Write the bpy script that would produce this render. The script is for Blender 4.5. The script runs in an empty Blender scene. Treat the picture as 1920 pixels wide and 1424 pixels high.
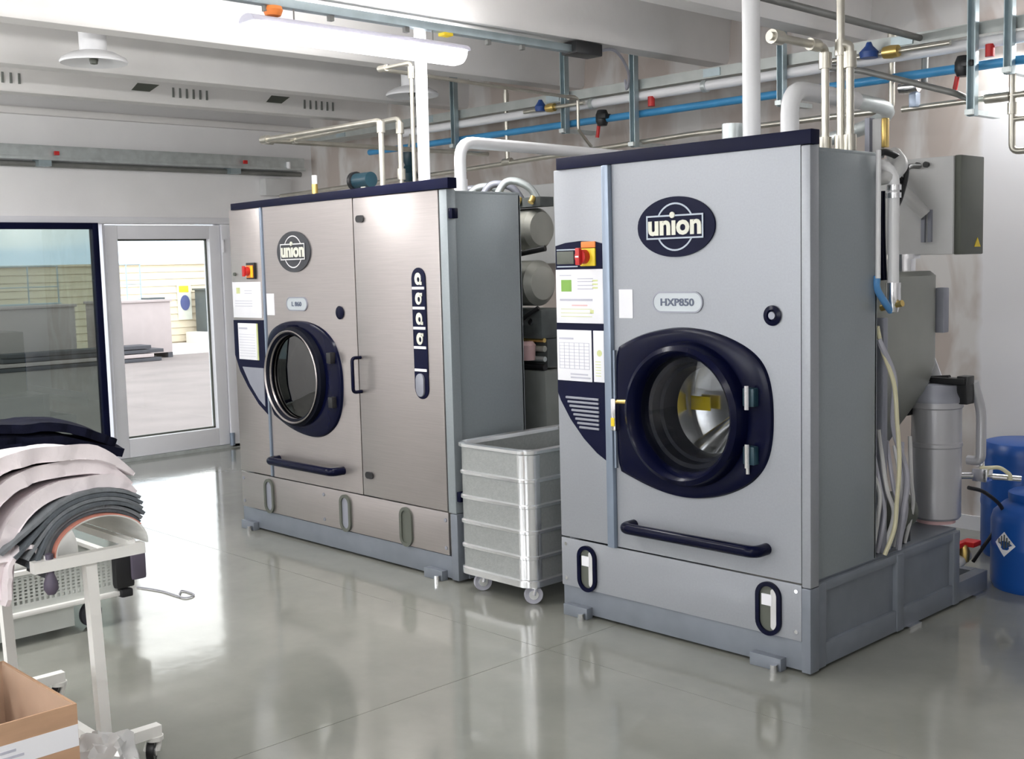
import bpy, bmesh, math, random
from mathutils import Vector, Matrix, noise
PI = math.pi
random.seed(4)
S = bpy.context.scene
COL = S.collection

# ------------------------------------------------------------------ camera
cam_d = bpy.data.cameras.new('camera')
cam = bpy.data.objects.new('camera', cam_d); COL.objects.link(cam); S.camera = cam
_r = Vector((0.6947, 0.7188, -0.0259)).normalized()
_f = Vector((-0.7169, 0.6903, -0.0974)); _f = (_f - _r * _f.dot(_r)).normalized()
_u = _r.cross(_f)
cam.matrix_world = Matrix(((_r.x, _u.x, -_f.x, 0), (_r.y, _u.y, -_f.y, 0), (_r.z, _u.z, -_f.z, 1.55), (0, 0, 0, 1)))
cam_d.sensor_width = 36.0; cam_d.sensor_fit = 'HORIZONTAL'; cam_d.lens = 36.0 * 2204.08 / 1920.0
cam_d.clip_start = 0.05; cam_d.clip_end = 400

# ------------------------------------------------------------------ world, lights, exposure
SKY = 3.2
LAMP_W = 20.0
WINDOW_FILL = 44.0
S.view_settings.view_transform = 'Standard'; S.view_settings.look = 'None'
S.view_settings.gamma = 1.0; S.view_settings.use_curve_mapping = False
S.view_settings.exposure = 0.27
W = bpy.data.worlds.new('sky'); S.world = W; W.use_nodes = True
nt = W.node_tree; nt.nodes.clear()
wo = nt.nodes.new('ShaderNodeOutputWorld'); bg = nt.nodes.new('ShaderNodeBackground')
tc = nt.nodes.new('ShaderNodeTexCoord'); mp = nt.nodes.new('ShaderNodeMapping'); mp.inputs['Scale'].default_value = (1.2, 1.2, 7)
nz = nt.nodes.new('ShaderNodeTexNoise'); nz.inputs['Scale'].default_value = 2.2; nz.inputs['Detail'].default_value = 5
cr = nt.nodes.new('ShaderNodeValToRGB')
cr.color_ramp.elements[0].position = .36; cr.color_ramp.elements[0].color = (.62, .76, .93, 1)
cr.color_ramp.elements[1].position = .56; cr.color_ramp.elements[1].color = (1, 1, 1, 1)
L = nt.links.new
L(tc.outputs['Generated'], mp.inputs['Vector']); L(mp.outputs['Vector'], nz.inputs['Vector'])
L(nz.outputs['Fac'], cr.inputs['Fac']); L(cr.outputs['Color'], bg.inputs['Color'])
bg.inputs['Strength'].default_value = SKY; L(bg.outputs[0], wo.inputs[0])


def area(name, loc, rot, sx, sy, power, color=(1, 1, 1)):
    d = bpy.data.lights.new(name, 'AREA'); d.shape = 'RECTANGLE'; d.size = sx; d.size_y = sy
    d.energy = power; d.color = color
    o = bpy.data.objects.new(name, d); COL.objects.link(o); o.location = loc; o.rotation_euler = rot
    return o


# added fill lights at the unseen windows behind the camera, standing in for daylight
for _x in (-6.6, -3.4, -0.2):
    area('window_fill', (_x, -3.9, 1.75), (PI / 2, 0, 0), 2.2, 1.3, WINDOW_FILL, (.97, .98, 1))

# ------------------------------------------------------------------ materials
def mat(name, color, rough=.5, metal=0.0, var=.06, scale=8.0, bump=0.0, bscale=60.0, stretch=None, spec=.5, coat=0.0, rvar=0.0):
    m = bpy.data.materials.new(name); m.use_nodes = True
    t = m.node_tree; b = t.nodes['Principled BSDF']
    b.inputs['Roughness'].default_value = rough; b.inputs['Metallic'].default_value = metal
    b.inputs['Specular IOR Level'].default_value = spec
    b.inputs['Coat Weight'].default_value = coat
    co = t.nodes.new('ShaderNodeTexCoord'); mpn = t.nodes.new('ShaderNodeMapping')
    if stretch: mpn.inputs['Scale'].default_value = stretch
    n = t.nodes.new('ShaderNodeTexNoise'); n.inputs['Scale'].default_value = scale; n.inputs['Detail'].default_value = 5
    r = t.nodes.new('ShaderNodeValToRGB')
    c0 = [max(0, c * (1 - var)) for c in color[:3]] + [1]; c1 = [min(1, c * (1 + var)) for c in color[:3]] + [1]
    r.color_ramp.elements[0].position = .3; r.color_ramp.elements[0].color = c0
    r.color_ramp.elements[1].position = .7; r.color_ramp.elements[1].color = c1
    k = t.links.new
    k(co.outputs['Object'], mpn.inputs['Vector']); k(mpn.outputs['Vector'], n.inputs['Vector'])
    k(n.outputs['Fac'], r.inputs['Fac']); k(r.outputs['Color'], b.inputs['Base Color'])
    if rvar:
        mr = t.nodes.new('ShaderNodeMapRange'); mr.inputs[1].default_value = .3; mr.inputs[2].default_value = .7
        mr.inputs[3].default_value = rough - rvar; mr.inputs[4].default_value = rough + rvar
        k(n.outputs['Fac'], mr.inputs[0]); k(mr.outputs[0], b.inputs['Roughness'])
    if bump:
        n2 = t.nodes.new('ShaderNodeTexNoise'); n2.inputs['Scale'].default_value = bscale; n2.inputs['Detail'].default_value = 3
        bp = t.nodes.new('ShaderNodeBump'); bp.inputs['Strength'].default_value = bump; bp.inputs['Distance'].default_value = .01
        k(mpn.outputs['Vector'], n2.inputs['Vector']); k(n2.outputs['Fac'], bp.inputs['Height']); k(bp.outputs['Normal'], b.inputs['Normal'])
    return m


def glass(name, tint, refl=.1, rough=0.0, rise=.6):
    m = bpy.data.materials.new(name); m.use_nodes = True
    t = m.node_tree; t.nodes.clear()
    o = t.nodes.new('ShaderNodeOutputMaterial'); mx = t.nodes.new('ShaderNodeMixShader')
    tr = t.nodes.new('ShaderNodeBsdfTransparent'); tr.inputs[0].default_value = (*tint, 1)
    gl = t.nodes.new('ShaderNodeBsdfGlossy'); gl.inputs['Roughness'].default_value = rough
    lw = t.nodes.new('ShaderNodeLayerWeight'); lw.inputs['Blend'].default_value = .25
    mr = t.nodes.new('ShaderNodeMapRange'); mr.inputs[3].default_value = refl; mr.inputs[4].default_value = min(1, refl + rise)
    k = t.links.new
    k(lw.outputs['Fresnel'], mr.inputs[0]); k(mr.outputs[0], mx.inputs[0]); k(tr.outputs[0], mx.inputs[1]); k(gl.outputs[0], mx.inputs[2]); k(mx.outputs[0], o.inputs[0])
    return m


def emit(name, color, strength):
    m = bpy.data.materials.new(name); m.use_nodes = True
    b = m.node_tree.nodes['Principled BSDF']
    b.inputs['Base Color'].default_value = (.9, .9, .9, 1)
    b.inputs['Emission Color'].default_value = (*color, 1); b.inputs['Emission Strength'].default_value = strength
    return m


M = {}
M['white_paint'] = mat('white_paint', (.86, .85, .855), .55, var=.025, scale=3, bump=.05)
M['concrete_white'] = mat('concrete_white', (.85, .83, .82), .6, var=.04, scale=2.5, bump=.12, bscale=25)
M['upvc'] = mat('upvc', (.82, .82, .86), .3, var=.015)
M['galv'] = mat('galv', (.60, .645, .645), .38, metal=.55, var=.12, scale=14)
M['tray_grey'] = mat('tray_grey', (.42, .445, .43), .42, metal=.5, var=.1, scale=10)
M['strut'] = mat('strut', (.42, .50, .53), .4, metal=.7, var=.1, scale=10)
M['steel_pipe'] = mat('steel_pipe', (.58, .555, .49), .32, metal=.8, var=.1, scale=12)
M['dark_pipe'] = mat('dark_pipe', (.22, .22, .21), .5, metal=.3, var=.1)
M['white_pipe'] = mat('white_pipe', (.86, .86, .88), .3, var=.02)
M['blue_pipe'] = mat('blue_pipe', (.05, .28, .55), .4, var=.12, scale=6)
M['brass'] = mat('brass', (.72, .52, .18), .3, metal=.9, var=.1)
M['blue_plastic'] = mat('blue_plastic', (.02, .07, .28), .4, var=.08)
M['teal_dark'] = mat('teal_dark', (.012, .045, .065), .4, var=.1)
M['throat'] = mat('throat', (.003, .004, .010), .55, var=.1, spec=.12)
M['black'] = mat('black', (.012, .012, .014), .4, var=.15)
M['rubber'] = mat('rubber', (.06, .06, .075), .6, var=.1)
M['chrome'] = mat('chrome', (.82, .82, .84), .16, metal=1.0, var=.03)
M['red'] = mat('red', (.55, .02, .02), .4, var=.08)
M['orange'] = mat('orange', (.85, .25, .05), .5, var=.05)
M['yellow'] = mat('yellow', (.85, .62, .02), .45, var=.05)
M['navy'] = mat('navy', (.002, .003, .018), .22, var=.15, scale=5, spec=.13)
M['navy_panel'] = mat('navy_panel', (.003, .0045, .026), .45, var=.12, scale=5, spec=.13)
M['silver_paint'] = mat('silver_paint', (.33, .345, .375), .38, metal=.25, var=.03, scale=120)
M['silver_side'] = mat('silver_side', (.30, .335, .355), .36, metal=.3, var=.03, scale=100)
M['stainless'] = mat('stainless', (.44, .405, .395), .33, metal=.75, var=.05, scale=6, stretch=(1, 1, 40), bump=.02, bscale=20, rvar=.04)
M['stainless_bright'] = mat('stainless_bright', (.90, .90, .90), .20, metal=1.0, var=.05, scale=8)
M['base_grey'] = mat('base_grey', (.195, .215, .25), .45, metal=.2, var=.07, scale=9)
M['post_blue'] = mat('post_blue', (.25, .30, .38), .35, metal=.4, var=.05)
M['tank_grey'] = mat('tank_grey', (.36, .37, .34), .42, metal=.4, var=.06, scale=5)
M['cabinet_light'] = mat('cabinet_light', (.62, .62, .62), .45, var=.04)
M['olive_dark'] = mat('olive_dark', (.10, .108, .09), .5, var=.06)
M['tank_dark'] = mat('tank_dark', (.40, .40, .36), .42, metal=.4, var=.1, scale=5)
M['machine_dark'] = mat('machine_dark', (.09, .10, .10), .55, var=.25, scale=9)
M['duct_grey'] = mat('duct_grey', (.20, .21, .20), .55, var=.08)
M['paper'] = mat('paper', (.82, .82, .86), .6, var=.02)
M['ink_grey'] = mat('ink_grey', (.50, .50, .58), .6, var=.05)
M['ink_pink'] = mat('ink_pink', (.75, .50, .50), .6, var=.05)
M['ink_green'] = mat('ink_green', (.22, .42, .08), .6, var=.1)
M['ink_lime'] = mat('ink_lime', (.62, .66, .32), .6, var=.1)
M['cream'] = mat('cream', (.72, .72, .62), .45, var=.04)
M['logo_line'] = mat('logo_line', (.46, .52, .60), .45, var=.04)
M['logo_dark'] = mat('logo_dark', (.035, .037, .045), .4, var=.15)
M['grey_text'] = mat('grey_text', (.10, .12, .18), .5, var=.05)
M['pale_plate'] = mat('pale_plate', (.50, .54, .57), .4, metal=.2, var=.03)
M['vent_grey'] = mat('vent_grey', (.30, .31, .36), .45, metal=.3, var=.06)
M['alu'] = mat('alu', (.40, .415, .41), .42, metal=.55, var=.07, scale=70, bump=.12, bscale=140)
M['alu_bright'] = mat('alu_bright', (.85, .86, .88), .22, metal=.9, var=.04)
M['white_metal'] = mat('white_metal', (.84, .83, .80), .3, var=.02)
M['white_linen'] = mat('white_linen', (.84, .77, .79), .85, var=.03, scale=5, bump=.25, bscale=35)
M['off_white'] = mat('off_white', (.72, .72, .70), .8, var=.04, scale=5, bump=.15, bscale=35)
M['grey_knit'] = mat('grey_knit', (.105, .12, .135), .9, var=.15, scale=40, bump=.3, bscale=200)
M['grey_knit_light'] = mat('grey_knit_light', (.19, .205, .22), .9, var=.15, scale=40, bump=.3, bscale=200)
M['black_cloth'] = mat('black_cloth', (.006, .007, .018), .9, var=.3, scale=20, bump=.25, bscale=80, spec=.12)
M['hem'] = mat('hem', (.60, .24, .18), .8, var=.1)
M['plum'] = mat('plum', (.10, .085, .12), .6, var=.15)
M['grey_plastic'] = mat('grey_plastic', (.55, .57, .54), .5, var=.04)
M['cardboard'] = mat('cardboard', (.47, .29, .18), .8, var=.08, scale=6, stretch=(1, 1, 6))
M['cardboard_in'] = mat('cardboard_in', (.45, .31, .22), .85, var=.07, scale=6)
M['drum_blue'] = mat('drum_blue', (.008, .075, .33), .33, var=.06, scale=4)
M['hose_cream'] = mat('hose_cream', (.70, .66, .45), .5, var=.05)
M['hose_blue'] = mat('hose_blue', (.10, .30, .62), .4, var=.05)
M['hose_grey'] = mat('hose_grey', (.42, .42, .48), .45, var=.06)
M['silver_cyl'] = mat('silver_cyl', (.52, .52, .55), .34, metal=.45, var=.02)
M['crate_outdoor'] = mat('crate_outdoor', (.47, .40, .39), .8, var=.03)
M['apron'] = mat('apron', (.66, .64, .60), .8, var=.02)
M['siding'] = mat('siding', (.74, .64, .48), .7, var=.03)
M['slate'] = mat('slate', (.07, .085, .09), .6, var=.06)
M['board'] = mat('board', (.06, .06, .07), .7, var=.12)
M['sign_blue'] = mat('sign_blue', (.09, .11, .27), .5, var=.05)
M['yard'] = mat('yard', (.205, .172, .162), .9, var=.12, scale=1.2, bump=.2, bscale=20)
M['lamp_body'] = mat('lamp_body', (.62, .61, .72), .4, var=.02)
M['diffuser'] = emit('diffuser', (.97, .97, 1.0), 4.0)
M['clear'] = glass('clear_glass', (.97, .98, .97), .03)
M['tinted'] = glass('tinted_glass', (.46, .50, .475), .16)
M['porthole_glass'] = glass('porthole_glass', (.88, .9, .92), .015, rise=.10)
M['porthole_dark'] = glass('porthole_dark', (.015, .018, .025), .02, rise=.10)
M['film'] = glass('film', (.80, .80, .80), .25, .25)
_t = M['film'].node_tree; _mx = _t.nodes.new('ShaderNodeMixShader'); _df = _t.nodes.new('ShaderNodeBsdfDiffuse'); _df.inputs[0].default_value = (.8, .8, .8, 1)
_o = [n for n in _t.nodes if n.type == 'OUTPUT_MATERIAL'][0]; _src = _o.inputs[0].links[0].from_socket
_mx.inputs[0].default_value = .62; _t.links.new(_src, _mx.inputs[1]); _t.links.new(_df.outputs[0], _mx.inputs[2]); _t.links.new(_mx.outputs[0], _o.inputs[0])


def floor_material():
    m = bpy.data.materials.new('polished_concrete'); m.use_nodes = True
    t = m.node_tree; b = t.nodes['Principled BSDF']; k = t.links.new
    co = t.nodes.new('ShaderNodeTexCoord')
    n = t.nodes.new('ShaderNodeTexNoise'); n.inputs['Scale'].default_value = 1.1; n.inputs['Detail'].default_value = 8; n.inputs['Roughness'].default_value = .62
    r = t.nodes.new('ShaderNodeValToRGB')
    r.color_ramp.elements[0].position = .3; r.color_ramp.elements[0].color = (.20, .207, .182, 1)
    r.color_ramp.elements[1].position = .72; r.color_ramp.elements[1].color = (.295, .295, .265, 1)
    k(co.outputs['Object'], n.inputs['Vector']); k(n.outputs['Fac'], r.inputs['Fac']); k(r.outputs['Color'], b.inputs['Base Color'])
    n2 = t.nodes.new('ShaderNodeTexNoise'); n2.inputs['Scale'].default_value = 2.3; n2.inputs['Detail'].default_value = 4
    mr = t.nodes.new('ShaderNodeMapRange'); mr.inputs[3].default_value = .06; mr.inputs[4].default_value = .15
    k(co.outputs['Object'], n2.inputs['Vector']); k(n2.outputs['Fac'], mr.inputs[0]); k(mr.outputs[0], b.inputs['Roughness'])
    b.inputs['Specular IOR Level'].default_value = .6
    n3 = t.nodes.new('ShaderNodeTexNoise'); n3.inputs['Scale'].default_value = 7; n3.inputs['Detail'].default_value = 2
    bp = t.nodes.new('ShaderNodeBump'); bp.inputs['Strength'].default_value = .035; bp.inputs['Distance'].default_value = .02
    k(co.outputs['Object'], n3.inputs['Vector']); k(n3.outputs['Fac'], bp.inputs['Height']); k(bp.outputs['Normal'], b.inputs['Normal'])
    return m


def plaster_material():
    # bare tan plaster with pale filler patches, painted white right of the seam
    m = bpy.data.materials.new('plaster_wall'); m.use_nodes = True
    t = m.node_tree; b = t.nodes['Principled BSDF']; k = t.links.new
    b.inputs['Roughness'].default_value = .8
    co = t.nodes.new('ShaderNodeTexCoord'); sp = t.nodes.new('ShaderNodeSeparateXYZ'); k(co.outputs['Object'], sp.inputs[0])
    mp = t.nodes.new('ShaderNodeMapping'); mp.inputs['Scale'].default_value = (2.2, 1, .9); k(co.outputs['Object'], mp.inputs['Vector'])
    n = t.nodes.new('ShaderNodeTexNoise'); n.inputs['Scale'].default_value = 1.3; n.inputs['Detail'].default_value = 4; n.inputs['Distortion'].default_value = .6
    k(mp.outputs['Vector'], n.inputs['Vector'])
    r = t.nodes.new('ShaderNodeValToRGB')
    r.color_ramp.elements[0].position = .44; r.color_ramp.elements[0].color = (.50, .435, .395, 1)
    r.color_ramp.elements[1].position = .58; r.color_ramp.elements[1].color = (.68, .655, .635, 1)
    k(n.outputs['Fac'], r.inputs['Fac'])
    n2 = t.nodes.new('ShaderNodeTexNoise'); n2.inputs['Scale'].default_value = 9
    ad = t.nodes.new('ShaderNodeMath'); ad.operation = 'MULTIPLY_ADD'; ad.inputs[1].default_value = .05
    k(n2.outputs['Fac'], ad.inputs[0]); k(sp.outputs['X'], ad.inputs[2]); k(co.outputs['Object'], n2.inputs['Vector'])
    st = t.nodes.new('ShaderNodeMapRange'); st.inputs[1].default_value = -2.875; st.inputs[2].default_value = -2.835
    k(ad.outputs[0], st.inputs[0])
    hz = t.nodes.new('ShaderNodeMath'); hz.operation = 'LESS_THAN'; hz.inputs[1].default_value = 2.42; k(sp.outputs['Z'], hz.inputs[0])
    an = t.nodes.new('ShaderNodeMath'); an.operation = 'MULTIPLY'; k(st.outputs[0], an.inputs[0]); k(hz.outputs[0], an.inputs[1])
    mx = t.nodes.new('ShaderNodeMixRGB'); mx.inputs['Color2'].default_value = (.79, .78, .80, 1)
    k(an.outputs[0], mx.inputs['Fac']); k(r.outputs['Color'], mx.inputs['Color1']); k(mx.outputs['Color'], b.inputs['Base Color'])
    bp = t.nodes.new('ShaderNodeBump'); bp.inputs['Strength'].default_value = .15; bp.inputs['Distance'].default_value = .01
    k(n.outputs['Fac'], bp.inputs['Height']); k(bp.outputs['Normal'], b.inputs['Normal'])
    return m


M['floor'] = floor_material(); M['plaster'] = plaster_material()

# ------------------------------------------------------------------ mesh helpers (world coordinates)
ORIGIN = {}


def nb(): return bmesh.new()


def box(bm, x0, x1, y0, y1, z0, z1, bev=0.0, mi=0):
    x0, x1 = min(x0, x1), max(x0, x1); y0, y1 = min(y0, y1), max(y0, y1); z0, z1 = min(z0, z1), max(z0, z1)
    v = [bm.verts.new((x, y, z)) for x in (x0, x1) for y in (y0, y1) for z in (z0, z1)]
    fs = [bm.faces.new([v[i] for i in q]) for q in ((0, 1, 3, 2), (4, 6, 7, 5), (0, 4, 5, 1), (2, 3, 7, 6), (0, 2, 6, 4), (1, 5, 7, 3))]
    for f in fs: f.material_index = mi
    if bev > 0:
        es = list({e for f in fs for e in f.edges})
        bmesh.ops.bevel(bm, geom=es, offset=bev, segments=2, affect='EDGES', profile=.6)
    return bm


def frame_of(d):
    d = d.normalized()
    a = Vector((0, 0, 1)) if abs(d.z) < .9 else Vector((1, 0, 0))
    u = d.cross(a).normalized(); return u, d.cross(u).normalized()


def cyl(bm, p0, p1, r0, r1=None, n=20, mi=0):
    p0, p1 = Vector(p0), Vector(p1); r1 = r0 if r1 is None else r1
    u, w = frame_of(p1 - p0)
    A = [bm.verts.new(p0 + (u * math.cos(2 * PI * i / n) + w * math.sin(2 * PI * i / n)) * r0) for i in range(n)]
    B = [bm.verts.new(p1 + (u * math.cos(2 * PI * i / n) + w * math.sin(2 * PI * i / n)) * r1) for i in range(n)]
    fs = [bm.faces.new((A[i], A[(i + 1) % n], B[(i + 1) % n], B[i])) for i in range(n)]
    fs += [bm.faces.new(A[::-1]), bm.faces.new(B)]
    for f in fs: f.material_index = mi
    return bm


def lathe(bm, prof, org=(0, 0, 0), axis=(0, 0, 1), n=32, closed=False, mi=0):
    o = Vector(org); d = Vector(axis).normalized(); u, w = frame_of(d)
    rings = []
    for r, h in prof:
        if r < 1e-5: rings.append([bm.verts.new(o + d * h)])
        else: rings.append([bm.verts.new(o + d * h + (u * math.cos(2 * PI * i / n) + w * math.sin(2 * PI * i / n)) * r) for i in range(n)])
    pairs = list(zip(rings, rings[1:])) + ([(rings[-1], rings[0])] if closed else [])
    for a, b in pairs:
        for i in range(n):
            j = (i + 1) % n
            if len(a) == 1 and len(b) == 1: continue
            if len(a) == 1: f = bm.faces.new((a[0], b[j], b[i]))
            elif len(b) == 1: f = bm.faces.new((a[i], a[j], b[0]))
            else: f = bm.faces.new((a[i], a[j], b[j], b[i]))
            f.material_index = mi
    return bm


def fillet(pts, rad, seg=5):
    pts = [Vector(p) for p in pts]; out = [pts[0]]
    for a, b, c in zip(pts, pts[1:], pts[2:]):
        d0, d1 = (a - b), (c - b); l = min(rad, d0.length * .49, d1.length * .49)
        p, q = b + d0.normalized() * l, b + d1.normalized() * l
        for i in range(seg + 1):
            t = i / seg; out.append(p * (1 - t) ** 2 + b * 2 * t * (1 - t) + q * t * t)
    out.append(pts[-1]); return out


def tube(bm, pts, r, rad=None, n=12, smooth_path=False, mi=0):
    if smooth_path:
        pts = [Vector(p) for p in pts]; P = [pts[0] * 2 - pts[1]] + pts + [pts[-1] * 2 - pts[-2]]; path = []
        for i in range(1, len(P) - 2):
            for s in range(8):
                t = s / 8; a, b, c, d = P[i - 1], P[i], P[i + 1], P[i + 2]
                path.append(.5 * ((2 * b) + (c - a) * t + (2 * a - 5 * b + 4 * c - d) * t * t + (3 * b - a - 3 * c + d) * t ** 3))
        path.append(pts[-1])
    else:
        path = fillet(pts, r * 2.2 if rad is None else rad) if len(pts) > 2 else [Vector(p) for p in pts]
    d = (path[1] - path[0]).normalized(); u, w = frame_of(d); rings = []
    for i, p in enumerate(path):
        if i == 0: t = path[1] - path[0]
        elif i == len(path) - 1: t = path[-1] - path[-2]
        else: t = path[i + 1] - path[i - 1]
        t = t.normalized(); u = (u - t * u.dot(t)).normalized(); w = t.cross(u)
        rings.append([bm.verts.new(p + (u * math.cos(2 * PI * k / n) + w * math.sin(2 * PI * k / n)) * r) for k in range(n)])
    for a, b in zip(rings, rings[1:]):
        for k in range(n):
            f = bm.faces.new((a[k], a[(k + 1) % n], b[(k + 1) % n], b[k])); f.material_index = mi
    bm.faces.new(rings[0][::-1]).material_index = mi; bm.faces.new(rings[-1]).material_index = mi
    return bm


def prism_xz(bm, poly, y0, y1, bev=0.0, mi=0):
    """polygon in X-Z pulled from y0 (front) to y1 (back)"""
    A = [bm.verts.new((x, y0, z)) for x, z in poly]; B = [bm.verts.new((x, y1, z)) for x, z in poly]
    n = len(poly); fs = [bm.faces.new(A), bm.faces.new(B[::-1])]
    fs += [bm.faces.new((A[i], B[i], B[(i + 1) % n], A[(i + 1) % n])) for i in range(n)]
    for f in fs: f.material_index = mi
    if bev: bmesh.ops.bevel(bm, geom=list(fs[0].edges), offset=bev, segments=2, affect='EDGES', profile=.6)
    return bm


def ellipse(cx, cz, a, b, n=48): return [(cx + a * math.cos(2 * PI * i / n), cz + b * math.sin(2 * PI * i / n)) for i in range(n)]


def stadium(cx, cz, w, h, n=14):
    """upright (h>w) or lying (w>h) rounded slot outline"""
    p = []
    if h >= w:
        r = w / 2; c = h / 2 - r
        for i in range(n + 1): a = PI * i / n; p.append((cx + r * math.cos(a), cz + c + r * math.sin(a)))
        for i in range(n + 1): a = PI + PI * i / n; p.append((cx + r * math.cos(a), cz - c + r * math.sin(a)))
    else:
        r = h / 2; c = w / 2 - r
        for i in range(n + 1): a = -PI / 2 + PI * i / n; p.append((cx + c + r * math.cos(a), cz + r * math.sin(a)))
        for i in range(n + 1): a = PI / 2 + PI * i / n; p.append((cx - c + r * math.cos(a), cz + r * math.sin(a)))
    return p


def scale_poly(p, cx, cz, sx, sz): return [(cx + (x - cx) * sx, cz + (z - cz) * sz) for x, z in p]


def ring_xz(bm, outer, inner, y0, y1, mi=0):
    n = len(outer)
    a = [bm.verts.new((x, y0, z)) for x, z in outer]; b = [bm.verts.new((x, y0, z)) for x, z in inner]
    c = [bm.verts.new((x, y1, z)) for x, z in outer]; d = [bm.verts.new((x, y1, z)) for x, z in inner]
    for i in range(n):
        j = (i + 1) % n
        for q in ((a[i], a[j], b[j], b[i]), (c[j], c[i], d[i], d[j]), (a[j], a[i], c[i], c[j]), (b[i], b[j], d[j], d[i])):
            bm.faces.new(q).material_index = mi
    return bm


def plate_hole(bm, x0, x1, z0, z1, cx, cz, r, y0, y1, n=64):
    outer, inner = [], []
    angs = sorted([2 * PI * i / n for i in range(n)] + [math.atan2(z - cz, x - cx) % (2 * PI) for x in (x0, x1) for z in (z0, z1)])
    for a in angs:
        c, s = math.cos(a), math.sin(a)
        tx = ((x1 if c > 0 else x0) - cx) / c if abs(c) > 1e-9 else 1e9
        tz = ((z1 if s > 0 else z0) - cz) / s if abs(s) > 1e-9 else 1e9
        t = min(tx, tz); outer.append((cx + c * t, cz + s * t)); inner.append((cx + c * r, cz + s * r))
    return ring_xz(bm, outer, inner, y0, y1)


def rrect(x0, x1, y0, y1, r, n=6):
    p = []
    for cx, cy, a0 in ((x1 - r, y1 - r, 0), (x0 + r, y1 - r, PI / 2), (x0 + r, y0 + r, PI), (x1 - r, y0 + r, 1.5 * PI)):
        for i in range(n + 1): a = a0 + PI / 2 * i / n; p.append((cx + r * math.cos(a), cy + r * math.sin(a)))
    return p


def loft(bm, levels, cap0=True, cap1=True):
    rows = [[bm.verts.new((x, y, z)) for x, y in p] for p, z in levels]; n = len(rows[0])
    for a, c in zip(rows, rows[1:]):
        for i in range(n): bm.faces.new((a[i], a[(i + 1) % n], c[(i + 1) % n], c[i]))
    if cap0: bm.faces.new(rows[0][::-1])
    if cap1: bm.faces.new(rows[-1])
    return bm


def obj(name, bm, m, parent=None, label=None, smooth=True, kind=None):
    me = bpy.data.meshes.new(name)
    off = ORIGIN.get(parent.name, Vector((0, 0, 0))) if parent else Vector((0, 0, 0))
    bmesh.ops.recalc_face_normals(bm, faces=bm.faces)
    if smooth:
        for f in bm.faces: f.smooth = True
        for e in bm.edges:
            if len(e.link_faces) == 2 and e.calc_face_angle(0) > .6: e.smooth = False
    for v in bm.verts: v.co -= off
    bm.to_mesh(me); bm.free()
    for x in (m if isinstance(m, (list, tuple)) else [m]): me.materials.append(M[x] if isinstance(x, str) else x)
    o = bpy.data.objects.new(name, me); COL.objects.link(o)
    if parent: o.parent = parent; ORIGIN[o.name] = off
    else: ORIGIN[o.name] = Vector((0, 0, 0))
    if label: o['label'] = label
    if kind: o['kind'] = kind
    return o


def thing(name, label, cat, loc, group=None, kind=None):
    o = bpy.data.objects.new(name, None); COL.objects.link(o); o.location = loc; o.empty_display_size = .1
    ORIGIN[o.name] = Vector(loc)
    if label: o['label'] = label
    if cat: o['category'] = cat
    if group: o['group'] = group
    if kind: o['kind'] = kind
    return o


def tag(o, label, cat, group=None):
    o['label'] = label; o['category'] = cat
    if group: o['group'] = group
    return o


def text(bm, body, cx, cz, y, height, width=None, depth=.002, bold=0.0, mi=0):
    """lettering that faces -Y, centred on (cx, cz)"""
    cu = bpy.data.curves.new('lettering', 'FONT'); cu.body = body; cu.size = 1; cu.offset = bold; cu.resolution_u = 3
    to = bpy.data.objects.new('lettering_tmp', cu); COL.objects.link(to)
    bpy.context.view_layer.update()
    me = bpy.data.meshes.new_from_object(to.evaluated_get(bpy.context.evaluated_depsgraph_get()))
    xs = [v.co.x for v in me.vertices]; ys = [v.co.y for v in me.vertices]
    sx0, sx1, sy0, sy1 = min(xs), max(xs), min(ys), max(ys)
    kz = height / (sy1 - sy0); kx = kz if width is None else width / (sx1 - sx0)
    vs = [bm.verts.new((cx + (v.co.x - (sx0 + sx1) / 2) * kx, y, cz + (v.co.y - (sy0 + sy1) / 2) * kz)) for v in me.vertices]
    fl = []
    for p in me.polygons:
        try: fl.append(bm.faces.new([vs[i] for i in p.vertices]))
        except ValueError: pass
    if depth:
        ex = bmesh.ops.extrude_face_region(bm, geom=fl)
        nv = [g for g in ex['geom'] if isinstance(g, bmesh.types.BMVert)]
        bmesh.ops.translate(bm, verts=nv, vec=(0, -depth, 0))
        for g in ex['geom']:
            if isinstance(g, bmesh.types.BMFace): g.material_index = mi
    for f in fl: f.material_index = mi
    bpy.data.objects.remove(to); bpy.data.curves.remove(cu); bpy.data.meshes.remove(me)
    return bm


# ================================================================== THE ROOM
XL, YB, ZC = -9.21, 6.35, 3.20
fl = obj('floor', box(nb(), -9.41, 4.2, -4.2, 6.55, -.12, -.004), 'olive_dark', kind='structure')
# polished slab fields between saw-cut joints
JX = [-9.41, -7.25, -3.25, .75, 4.2]; JY = [-4.2, -.72, 3.28, 6.55]
for i in range(4):
    for j in range(3):
        obj('floor_slab', box(nb(), JX[i] + (.0013 if i else 0), JX[i + 1] - (.0013 if i < 3 else 0), JY[j] + (.0013 if j else 0), JY[j + 1] - (.0013 if j < 2 else 0), -.004, 0), 'floor', fl)

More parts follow.
